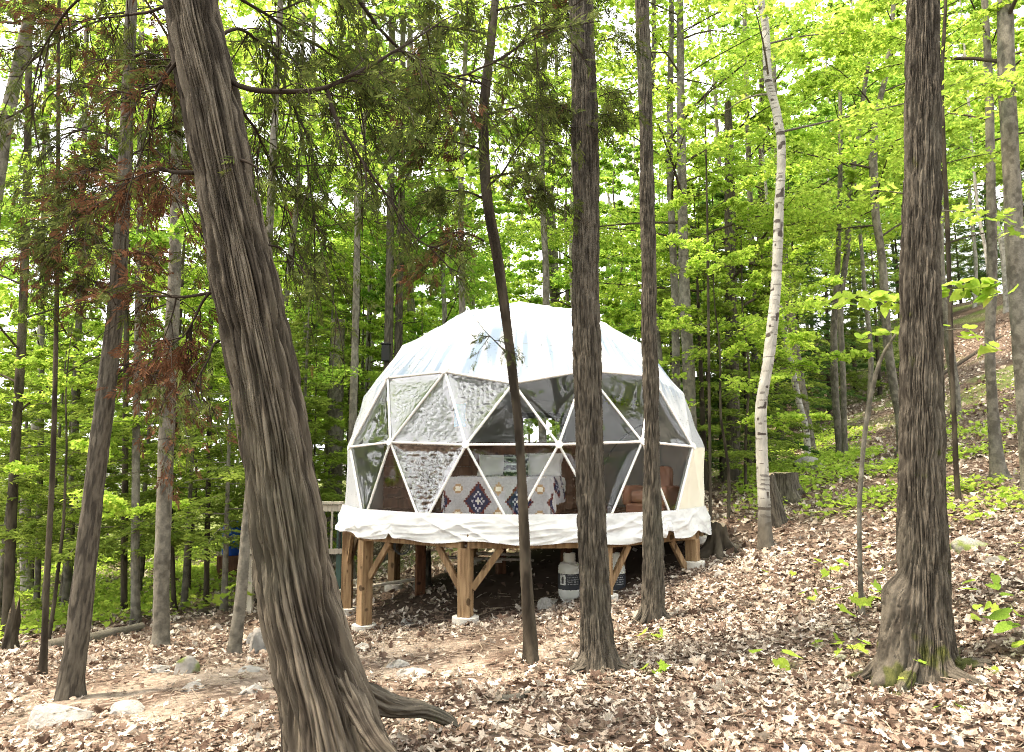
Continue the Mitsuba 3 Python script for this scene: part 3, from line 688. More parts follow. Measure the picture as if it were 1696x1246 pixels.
def broadleaf(t, path, rng, z0, z1, n_limb, L, n_leaf, size, tone='mid', rise=0.45, twigs=8, bark='bark_grey', cull=True, sweep=0.30, thick=0.30):
    """limbs and a crown of leaf sprays on the trunk path, as parts of thing t"""
    p = np.asarray(path); wood, crown = Acc(), Acc()
    zz = p[:, 2]
    S, D, LL, W = [], [], [], []
    for i in range(n_limb):
        q = (i + rng.uniform(0.2, 0.8)) / n_limb
        h = z0 + (z1 - z0) * q
        x, y, r = (np.interp(h, zz, p[:, k]) for k in (0, 1, 3))
        az = i * 2.4 + rng.uniform(-0.6, 0.6)
        ll = L * (1.15 - 0.7 * q) * rng.uniform(0.65, 1.2)
        dh = np.array([math.cos(az), math.sin(az), 0])
        e = rise * rng.uniform(0.2, 1.9)
        ts = np.linspace(0, 1, 6)
        bend = rng.uniform(-0.25, 0.25)
        side = np.array([-dh[1], dh[0], 0])
        pts = np.array([x, y, h]) + ll * (ts[:, None] * dh + (e * ts * (1 - 0.45 * ts))[:, None] * [0, 0, 1] + (bend * ts ** 2)[:, None] * side)
        if not cull or seen(pts, 260).any():
            wood.add(*tube(pts, np.maximum(r * thick * (1 - 0.85 * ts), 0.004), 5))
        m = max(3, int(twigs * ll / L + 1))
        for tt in np.linspace(0.28, 1.0, m):
            base = pts[0] + 0; k = tt * 5; a = int(min(k, 4)); base = pts[a] + (pts[a + 1] - pts[a]) * (k - a)
            sgn = rng.choice([-1, 1])
            ang = rng.uniform(0.5, 1.25) * sgn if tt < 0.97 else rng.uniform(-0.2, 0.2)
            dd = dh * math.cos(ang) + side * math.sin(ang)
            S.append(base); D.append([dd[0], dd[1], rng.uniform(-0.25, 0.40)]); LL.append(ll * sweep * rng.uniform(0.7, 1.3) * (1.15 - 0.5 * tt)); W.append(r)
    S, D, LL = np.array(S), unit(D), np.array(LL)
    for a, d, l in zip(S, D, LL):
        if not cull or seen(a, 60):
            wood.add(*tube([a, a + d * l * 0.5, a + d * l + [0, 0, -0.05 * l]], [0.006, 0.004, 0.002], 3, cap=False))
    k = rng.integers(0, len(S), n_leaf)
    tq = rng.uniform(0.05, 1.08, n_leaf)
    side = np.stack([-D[k][:, 1], D[k][:, 0], 0 * tq], 1)
    c = S[k] + D[k] * (LL[k] * tq)[:, None] + side * (LL[k] * rng.normal(0, 0.22, n_leaf) * (1.1 - 0.5 * tq))[:, None]
    c[:, 2] += rng.normal(0, 0.10, n_leaf) * np.clip(LL[k], 0.3, 1.2) - 0.10 * tq ** 2 * LL[k]
    clump = meshkit.noise(c * 0.9 + 17, 4)
    ok = clump > 0.36
    c = c[ok]
    col = tones(rng, tone, len(c)); sz = size * rng.uniform(0.65, 1.25, len(c))
    col *= (0.8 + 0.4 * meshkit.noise(c * 0.6, 9))[:, None]
    if cull:
        v = seen(c)
        far = ~v & (rng.uniform(size=len(c)) < 0.22)
        sz = np.where(v, sz, sz * 1.9)
        c, col, sz = c[v | far], col[v | far], sz[v | far]
    crown.add(*leaf_quads(c, sz, rng, col))
    if wood.v: wood.build('branchwork', bark, t, kind='stuff', smooth=True)
    if crown.v: crown.build('crown', 'leaf', t)

def hemlock(t, x, y, H, R, rng, detail=1.0, tone='hemlock', clear=0.8, lean=(0, 0), n_whorl=None, bark='bark_dark', r0=None):
    g = float(gz(x, y)); r0 = r0 or 0.009 * H + 0.015
    path = np.array([(x + lean[0] * q * H, y + lean[1] * q * H, g - 0.2 + q * (H + 0.2), r0 * (1 - 0.93 * q)) for q in np.linspace(0, 1, 7)])
    mesh, uv = trunk_mesh(path, 9, 0.4, smooth_disp, flare=(r0 * 0.4, 0.15, g))
    obj('trunk', mesh, bark, t, smooth=True, uv=uv)
    wood, crown = Acc(), Acc()
    nb = int((H - clear) * 8.5)
    C, DD, SS = [], [], []
    for i in range(nb):
        q = (i + rng.uniform(0, 1)) / nb
        h = clear + (H - clear) * q
        az = i * 2.4 + rng.uniform(-0.5, 0.5)
        ll = R * (1 - q) ** 0.75 * rng.uniform(0.6, 1.15) + 0.12
        dh = np.array([math.cos(az), math.sin(az), 0]); side = np.array([-dh[1], dh[0], 0])
        base = np.array([x + lean[0] * h, y + lean[1] * h, g + h])
        if not seen(base, 350): continue
        ts = np.linspace(0, 1, 5)
        rise, sag = rng.uniform(0.0, 0.25), rng.uniform(0.15, 0.45)
        pts = base + ll * (ts[:, None] * dh + (rise * ts - sag * ts ** 2)[:, None] * [0, 0, 1])
        wood.add(*tube(pts, 0.010 * (1 - 0.8 * ts) * (0.6 + 0.4 * ll), 3, cap=False))
        n = int(46 * ll * detail) + 6
        tt = rng.uniform(0.12, 1.0, n)
        pos = base + ll * (tt[:, None] * dh + (rise * tt - sag * tt ** 2)[:, None] * [0, 0, 1])
        sg = rng.choice([-1.0, 1.0], n)
        bl = (0.42 * ll * (1.05 - tt) + 0.07)
        off = rng.uniform(0.0, 1.0, n) * bl
        ang = rng.uniform(0.6, 1.1, n) * sg
        d2 = dh * np.cos(ang)[:, None] + side * np.sin(ang)[:, None] + np.stack([0 * ang, 0 * ang, rng.uniform(-0.4, 0.05, n)], 1)
        C.append(pos + d2 * off[:, None]); DD.append(d2); SS.append(np.full(n, 1.0))
    if not C: return
    C, DD = np.vstack(C), unit(np.vstack(DD))
    # every shoot: three narrow flat sprigs
    rep = 3
    c = np.repeat(C, rep, 0); d = np.repeat(DD, rep, 0)
    c = c + rng.normal(0, 0.045, c.shape) * [1, 1, 0.4]
    d = unit(d + rng.normal(0, 0.35, d.shape) * [1, 1, 0.5])
    v = seen(c, 60); c, d = c[v], d[v]
    if len(c):
        col = tones(rng, tone, len(c)) * (0.75 + 0.5 * meshkit.noise(c * 1.3, 3))[:, None]
        crown.add(*leaf_quads(c, rng.uniform(0.10, 0.19, len(c)) / max(detail, 0.6) ** 0.3, rng, col, tilt=0.3, aspect=0.26, d=d))
        crown.build('crown', 'needle', t)
    if wood.v: wood.build('branchwork', bark, t, kind='stuff')

# ------------------------------------------------------------------ the near trees
# big cedar, lower left
pts = [(316, 0, 88), (344, 150, 98), (372, 300, 99), (413, 500, 110), (452, 700, 114), (472, 850, 118), (496, 1000, 126), (522, 1100, 134), (545, 1180, 148), (562, 1250, 160)]
cpath, cg = px_path(pts, 4.15, top=9.5, sink=0.35)
cedar = thing('cedar_tree', 'massive leaning cedar with stringy brown bark in the left foreground', 'tree')
(mesh, uv) = trunk_mesh(cpath, 380, 0.012, cedar_disp, flare=(0.05, 0.25, cg), lobes=(4, 0.5), seed=1.0)
obj('trunk', mesh, 'bark_cedar', cedar, smooth=True, uv=uv)
def root(t, pts, r0, r1, bark, sides=48):
    n = 70
    p = smooth_path(pts, n); ts = np.linspace(0, 1, n)
    v, f = tube(p, r0 + (r1 - r0) * ts ** 0.8, sides)
    k = np.minimum(np.arange(len(v)) // sides, n - 1); th = np.arange(len(v)) % sides * 2 * np.pi / sides
    q = np.stack([np.cos(th) * 3.2, np.sin(th) * 3.2, ts[k] * 2.0 + r0 * 50], 1)
    d = (groove(meshkit.noise(q, 2), 0.3) - 0.8) * 0.22 + (groove(meshkit.noise(q * [2.2, 2.2, 2.5], 3), 0.3) - 0.8) * 0.12 + 0.35 * (meshkit.fbm(v * 11, 3, 3) - 0.5)
    v = v + unit(v - p[k]) * (d * (r0 + (r1 - r0) * ts[k] ** 0.8))[:, None]
    uv = np.stack([th * r0, ts[k] * 0.7], 1)
    obj('root', (v, f), bark, t, smooth=True, uv=uv)
bx, by = cpath[1, 0], cpath[1, 1]
def gpt(x, y, dz): return (x, y, gz(x, y) + dz)
def rp(px, py, Y): return tuple(at(px, py, Y))
root(cedar, [rp(545, 1090, 4.18), rp(575, 1135, 4.2), rp(612, 1158, 4.3), rp(650, 1170, 4.45), rp(700, 1176, 4.6), gpt(at(770, 1180, 4.75)[0], 4.75, -0.05)], 0.11, 0.03, 'bark_brown')
root(cedar, [rp(560, 1120, 4.1), rp(590, 1180, 4.05), rp(620, 1230, 4.0), rp(650, 1262, 3.95), rp(690, 1300, 3.9)], 0.095, 0.04, 'bark_cedar')
root(cedar, [rp(520, 1150, 4.1), rp(510, 1210, 4.05), rp(490, 1250, 4.0), rp(465, 1280, 3.98)], 0.09, 0.03, 'bark_cedar')

def near_tree(name, label, pts, Y, bark, disp, sides, dz, top, flare, lobes=(5, 0.6), seed=0.0, crown=None):
    path, g = px_path(pts, Y, top)
    t = thing(name, label, 'tree')
    mesh, uv = trunk_mesh(path, int(sides * 1.5), dz * 0.7, disp, flare=(flare[0], flare[1], g), lobes=lobes, seed=seed)
    obj('trunk', mesh, bark, t, smooth=True, uv=uv)
    if crown:
        broadleaf(t, path, np.random.default_rng(int(1000 + seed * 10 + sides)), *crown, bark='bark_dark' if bark != 'bark_birch' else 'bark_grey')
    return t, path, g
TH_ = furrow_disp(0.012, 9.5, 5.5)
mid_tree, mid_path, mid_g = near_tree('maple_tree', 'straight brown maple in the middle in front of the dome', [(992, 1118, 56), (985, 1000, 50), (978, 800, 48), (971, 500, 47), (969, 200, 46), (962, 0, 44)], 6.2, 'bark_brown', TH_, 150, 0.02, 13.0, (0.055, 0.12), (4, 0.6), 2.0,
          (6.2, 12.5, 12, 2.6, 1300, 0.15, 'mid'))
tree2, path2, g2 = near_tree('maple_tree', 'thinner grey-brown maple just right of the middle trunk with a bark wound low down', [(1082, 1032, 38), (1081, 950, 37), (1079, 700, 26), (1075, 500, 26), (1070, 200, 24), (1063, 0, 23)], 8.0, 'bark_brown', furrow_disp(0.009, 8, 6.0), 90, 0.03, 13.0, (0.03, 0.10), (4, 0.5), 3.0,
          (7.5, 12.5, 10, 2.2, 1000, 0.16, 'mid'))
ZS = at(1466, 962, 5.35)[2]
def right_disp(TH, Z, r):
    """furrowed bark; low on the left the wood swells into the stub of a second stem sawn off long ago"""
    base = furrow_disp(0.015, 11.5, 4.0)(TH, Z, r); base = base - base.mean()
    a = (TH - np.pi * 1.06 + np.pi) % (2 * np.pi) - np.pi
    lump = 0.05 * (meshkit.fbm(cyl(TH, Z, 2.0, 4.0, 0), 3, 21) - 0.5)
    t = np.clip((ZS + 0.10 - 0.22 * np.clip(np.abs(a), 0, 0.5) - Z + 2.2 * lump) / 0.16, 0, 1); t = t * t * (3 - 2 * t)
    low = np.clip((ZS - Z) / 0.6, 0, 1)
    b = np.clip((np.pi / 2 - (a + 0.25) * 0) * 0 + (Z < 1.5), 0, 1)
    gnarl = np.clip((0.5 - Z) / 0.5, 0, 1) * 0.05 * (meshkit.fbm(cyl(TH, Z, 3.5, 6, 0), 3, 22) - 0.4)
    return base + t * np.exp(-(a / 0.62) ** 2) * 0.135 * b + gnarl
rt, rpath, rg = near_tree('maple_tree', 'thick dark furrowed trunk with a mossy flared base at the right', [(1528, 1125, 96), (1528, 1050, 88), (1528, 960, 80), (1528, 900, 76), (1526, 700, 70), (1525, 500, 62), (1527, 250, 57), (1528, 0, 53)], 5.4, 'bark_mossy', right_disp, 220, 0.014, 13.0, (0.06, 0.13), (5, 0.7), 0.6,
          (6.2, 12.5, 12, 2.6, 1300, 0.15, 'mid'))
def foot_roots(t, path, g, spec, bark):
    for a, L, q in spec:
        dx, dy = math.cos(a), math.sin(a); X0, Y0, r = path[1, 0], path[1, 1], path[1, 3]
        root(t, [(X0 + dx * r * 0.6, Y0 + dy * r * 0.6, g + 0.22), (X0 + dx * r * 1.35, Y0 + dy * r * 1.35, g + 0.06), gpt(X0 + dx * (r * 1.3 + 0.5 * L), Y0 + dy * (r * 1.3 + 0.5 * L), 0.0), gpt(X0 + dx * (r * 1.3 + L), Y0 + dy * (r * 1.3 + L), -0.05)], q, 0.015, bark)
foot_roots(mid_tree, mid_path, mid_g, ((-0.4, 0.30, 0.065), (-2.6, 0.22, 0.05), (-1.5, 0.2, 0.05), (3.3, 0.22, 0.05)), 'bark_brown')
foot_roots(tree2, path2, g2, ((-0.5, 0.25, 0.05), (-2.4, 0.2, 0.04), (3.2, 0.2, 0.04)), 'bark_brown')
for (a, L, s) in ((2.9, 0.55, 0.09), (3.9, 0.5, 0.08), (-0.3, 0.45, 0.10), (-1.2, 0.4, 0.08), (0.5, 0.4, 0.07)):
    dx, dy = math.cos(a), math.sin(a); X0, Y0 = rpath[1, 0], rpath[1, 1]
    root(rt, [(X0 + dx * 0.12, Y0 + dy * 0.12, rg + 0.26), (X0 + dx * 0.24, Y0 + dy * 0.24, rg + 0.07), gpt(X0 + dx * (0.24 + 0.4 * L), Y0 + dy * (0.24 + 0.4 * L), 0.0), gpt(X0 + dx * (0.24 + L), Y0 + dy * (0.24 + L), -0.06)], s, 0.02, 'bark_mossy')
lt, lpath, lg = near_tree('cedar_tree', 'slim leaning cedar with a crooked stem in front of the dome', [(880, 1102, 25), (874, 1000, 22), (868, 880, 19), (862, 750, 16), (847, 600, 17), (826, 440, 19), (804, 300, 20), (801, 200, 19), (812, 80, 17), (820, 0, 15)], 6.5, 'bark_dark', smooth_disp, 40, 0.04, 8.5, (0.018, 0.08), (3, 0.6), 4.0)
d7, p7, g7 = near_tree('cedar_tree', 'smooth brownish grey leaning trunk with dead reddish sprays at the far left', [(113, 1168, 42), (128, 1060, 38), (142, 930, 36), (158, 790, 33), (177, 640, 32), (193, 500, 28), (203, 350, 25), (212, 150, 22), (218, 0, 20)], 6.6, 'bark_brown', smooth_disp, 60, 0.03, 9.0, (0.02, 0.10), (3, 0.5), 5.0)
near_tree('birch_tree', 'white paper birch with a slightly bent trunk right of the dome', [(1268, 905, 24), (1264, 800, 21), (1260, 700, 20), (1275, 580, 20), (1286, 460, 18), (1290, 350, 17), (1294, 240, 16), (1287, 190, 16), (1271, 120, 15), (1268, 50, 14), (1260, 0, 13)], 11.0, 'bark_birch', smooth_disp, 40, 0.04, 13.5, (0.028, 0.14), (4, 0.5), 6.0,
          (6.5, 13.2, 14, 2.4, 5000, 0.11, 'bright'))
near_tree('maple_tree', 'pale grey straight trunk with a mossy foot standing left of the big cedar', [(266, 1072, 28), (268, 950, 26), (273, 800, 26), (279, 640, 25), (288, 480, 22), (293, 250, 20), (296, 0, 17)], 9.5, 'bark_grey', smooth_disp, 40, 0.05, 13, (0.03, 0.1), (4, 0.5), 7.0,
          (6.0, 12.5, 16, 2.8, 7000, 0.10, 'bright'))
near_tree('maple_tree', 'grey sapling trunk leaning close behind the left edge of the big cedar', [(388, 1086, 24), (398, 1000, 20), (406, 900, 18), (425, 700, 17), (440, 500, 15), (455, 200, 13), (465, 0, 11)], 8.8, 'bark_grey', smooth_disp, 30, 0.05, 11, (0.02, 0.1), (4, 0.5), 8.0,
          (5.0, 10.5, 14, 2.2, 5000, 0.10, 'bright'))

# ------------------------------------------------------------------ trees farther back that the photograph lets one tell apart
def mid_trees():
    R = [  # label, name, Y, points, bark, top, (z0 above foot, limbs, L, leaves, tone) or None
        ('thin dark sapling at the far left beside the leaning grey trunk', 'maple_tree', 7.6, [(71, 1112, 11), (78, 950, 10), (86, 800, 9), (92, 600, 8), (96, 300, 7), (98, 0, 6)], 'bark_dark', 9, (4.0, 9, 1.5, 2500, 'mid')),
        ('dark trunk at the left edge of the woods with a bright leafy crown', 'maple_tree', 13, [(10, 1050, 17), (22, 800, 16), (34, 600, 15), (44, 330, 13), (50, 0, 10)], 'bark_dark', 14, (3.5, 20, 3.0, 9000, 'bright')),
        ('straight grey trunk with green moss at its foot, seventh from the left edge', 'maple_tree', 17, [(108, 1030, 15), (118, 850, 14), (128, 600, 12), (138, 300, 10), (145, 0, 8)], 'bark_grey', 16, (4.0, 20, 3.2, 9000, 'mid')),
        ('slender trunk between the leaning grey trunk and the pale straight trunk', 'maple_tree', 15, [(203, 1058, 11), (206, 900, 11), (208, 700, 10), (212, 400, 9)], 'bark_dark', 13, (4.5, 16, 2.4, 6000, 'bright')),
        ('grey trunk close left of the pale straight trunk by the fallen log', 'maple_tree', 13, [(223, 1050, 16), (224, 900, 14), (226, 700, 13), (231, 400, 11), (236, 0, 9)], 'bark_grey', 14, (5.0, 16, 2.6, 6000, 'bright')),
        ('thin trunk between the pale straight trunk and the big cedar', 'maple_tree', 15, [(340, 1028, 10), (344, 850, 9), (348, 650, 9), (352, 350, 8)], 'bark_dark', 12, (3.5, 16, 2.4, 6000, 'mid')),
        ('leaning speckled trunk that crosses the upper left corner', 'maple_tree', 8.0, [(-40, 620, 25), (-18, 420, 24), (6, 230, 23), (30, 110, 22), (55, 0, 21)], 'bark_grey', 9.5, (6.5, 9, 2.4, 3500, 'bright')),
        ('broken grey dead trunk standing behind the left side of the dome', 'dead_tree', 19, [(553, 890, 27), (556, 700, 26), (560, 530, 25)], 'bark_grey', None, None),
        ('dark trunk right beside the broken grey trunk behind the dome', 'maple_tree', 20, [(580, 880, 20), (584, 700, 19), (590, 500, 16), (596, 0, 12)], 'bark_dark', 19, (7, 18, 3.2, 7000, 'mid')),
        ('left one of two brown trunks rising behind the dome roof', 'maple_tree', 18, [(640, 930, 18), (643, 600, 17), (646, 420, 15), (650, 0, 12)], 'bark_brown', 18, (7, 18, 3.2, 7000, 'bright')),
        ('right one of two brown trunks rising behind the dome roof', 'maple_tree', 19, [(656, 920, 16), (660, 560, 15), (664, 380, 13), (668, 0, 10)], 'bark_brown', 18, (7, 18, 3.2, 7000, 'mid')),
        ('grey trunk behind the dome roof left of the slim leaning cedar', 'maple_tree', 24, [(685, 880, 17), (682, 540, 15), (676, 400, 13), (680, 0, 10)], 'bark_grey', 22, (8, 18, 3.4, 7000, 'bright')),
        ('distant grey trunk showing between the leaning cedar and the middle trunk', 'maple_tree', 26, [(925, 860, 15), (920, 480, 14), (908, 280, 12), (895, 180, 10)], 'bark_grey', 22, (9, 18, 3.4, 7000, 'bright')),
        ('grey trunk behind the right edge of the dome, left of its twin', 'maple_tree', 15.5, [(1122, 850, 16), (1118, 500, 14), (1110, 300, 13), (1112, 0, 10)], 'bark_grey', 16, (5, 20, 3.0, 9000, 'bright')),
        ('pale grey trunk behind the right edge of the dome', 'maple_tree', 15, [(1148, 850, 24), (1140, 600, 22), (1133, 470, 20), (1128, 200, 16), (1126, 0, 13)], 'bark_grey', 16, (5, 18, 3.0, 7000, 'bright')),
        ('straight scarred trunk with peeling bark between the dome and the birch', 'maple_tree', 17, [(1214, 795, 26), (1214, 650, 24), (1210, 500, 22), (1209, 340, 20), (1207, 230, 17)], 'bark_brown', 10.2, (3.5, 12, 2.6, 6000, 'bright')),
        ('slim trunk close behind the birch on its left', 'maple_tree', 19, [(1256, 790, 13), (1250, 600, 12), (1245, 420, 11), (1238, 200, 9), (1232, 0, 8)], 'bark_grey', 17, (5, 18, 2.8, 8000, 'bright')),
        ('leaning pale trunk right of the birch, thicker of two crossing stems', 'maple_tree', 21, [(1342, 748, 18), (1328, 650, 17), (1312, 540, 15), (1300, 440, 14), (1285, 200, 11), (1275, 0, 9)], 'bark_grey', 19, (6.5, 18, 3.0, 8000, 'mid')),
        ('leaning white stem right of the birch, thinner of two crossing stems', 'birch_tree', 20, [(1336, 722, 11), (1322, 660, 11), (1306, 580, 10), (1292, 510, 9), (1275, 380, 7)], 'bark_birch', 11, (5, 12, 2.2, 4000, 'bright')),
        ('left stem of a pale pair standing on the slope', 'maple_tree', 18, [(1392, 762, 13), (1383, 650, 13), (1381, 550, 12), (1386, 470, 10), (1392, 250, 8)], 'bark_grey', 12, (5.5, 12, 2.2, 5000, 'bright')),
        ('right stem of a pale pair, bending right as it rises', 'maple_tree', 17.6, [(1400, 762, 10), (1396, 620, 10), (1392, 530, 10), (1404, 400, 11), (1408, 320, 10), (1422, 220, 9), (1434, 130, 8), (1444, 60, 7)], 'bark_grey', 13, (5.5, 16, 2.6, 8000, 'bright')),
        ('wavy grey trunk left of the thick dark trunk', 'maple_tree', 16, [(1490, 700, 14), (1480, 640, 15), (1468, 540, 15), (1462, 440, 14), (1450, 350, 14), (1446, 270, 15), (1452, 190, 12), (1468, 120, 10), (1480, 0, 8)], 'bark_grey', 14, (4.5, 18, 2.8, 8000, 'bright')),
        ('pale forked trunk standing right of the thick dark trunk', 'maple_tree', 12, [(1656, 803, 27), (1647, 720, 20), (1640, 600, 17), (1643, 460, 17), (1641, 300, 16), (1638, 150, 14), (1632, 20, 12)], 'bark_grey', 14, (5.5, 16, 2.6, 8000, 'bright')),
        ('stout pale grey trunk at the right edge', 'maple_tree', 10.5, [(1716, 820, 40), (1704, 700, 36), (1693, 560, 33), (1682, 430, 31), (1676, 300, 29), (1668, 150, 29), (1664, 0, 27)], 'bark_grey', 14, (5.8, 14, 2.8, 6000, 'bright')),
        ('thin straight sapling right of the thick dark trunk', 'maple_tree', 11, [(1586, 815, 9), (1578, 640, 8), (1570, 400, 8), (1560, 150, 7), (1566, 0, 6)], 'bark_dark', 11, (5.0, 12, 1.7, 4000, 'bright')),
        ('curved bare sapling leaning right to the thick dark trunk', 'maple_tree', 6.8, [(1424, 948, 8), (1423, 860, 8), (1427, 780, 8), (1436, 690, 8), (1448, 630, 8), (1462, 588, 7), (1478, 562, 6), (1500, 530, 5)], 'bark_grey', None, None),
        ('thin stem beside the right end of the platform', 'maple_tree', 12.4, [(1177, 880, 6), (1176, 780, 5), (1174, 600, 5), (1172, 400, 4)], 'bark_dark', 8, (3.0, 10, 1.6, 3500, 'bright')),
        ('dark slender trunk far behind between birch and pale pair', 'maple_tree', 26, [(1246, 740, 14), (1256, 500, 12), (1262, 200, 10)], 'bark_dark', 22, (7, 20, 3.2, 8000, 'deep')),
        ('thin trunk left of the dark stump at the left edge', 'maple_tree', 18, [(60, 1000, 10), (66, 800, 10), (70, 500, 9), (74, 200, 7)], 'bark_grey', 15, (4, 18, 2.8, 8000, 'bright')),
        ('thin dark pair stem right of the pale straight trunk', 'maple_tree', 14.5, [(287, 1040, 9), (286, 940, 8), (284, 830, 7), (300, 500, 6)], 'bark_dark', 11, (4.0, 14, 2.2, 5000, 'bright')),
        ('grey trunk seen just right of the big cedar over the railing', 'maple_tree', 22, [(505, 930, 16), (506, 700, 15), (510, 500, 13), (516, 200, 10)], 'bark_grey', 19, (6, 18, 3.2, 8000, 'bright')),
        ('grey trunk on the upper slope at the right', 'maple_tree', 20, [(1582, 650, 16), (1570, 560, 15), (1560, 470, 13), (1556, 200, 10)], 'bark_grey', 17, (4.5, 18, 3.0, 8000, 'mid')),
    ]
    for i, (lab, name, Y, pts, bark, top, cr) in enumerate(R):
        rng = np.random.default_rng(300 + i)
        path, g = px_path(pts, Y, top)
        t = thing(name, lab, 'tree')
        r0 = path[1, 3]
        mesh, uv = trunk_mesh(path, 18 if Y < 15 else 12, 0.12, smooth_disp, flare=(r0 * 0.45, 0.12, g), seed=i)
        obj('trunk', mesh, bark, t, smooth=True, uv=uv)
        if cr:
            z0, nl, L, n, tone = cr
            hi = path[-1, 2] - 0.2
            if lab.startswith('curved'): continue
            broadleaf(t, path, rng, g + z0, hi, nl, L, int(n * 1.25), 0.050 + 0.0027 * Y, tone, bark='bark_dark')
mid_trees()


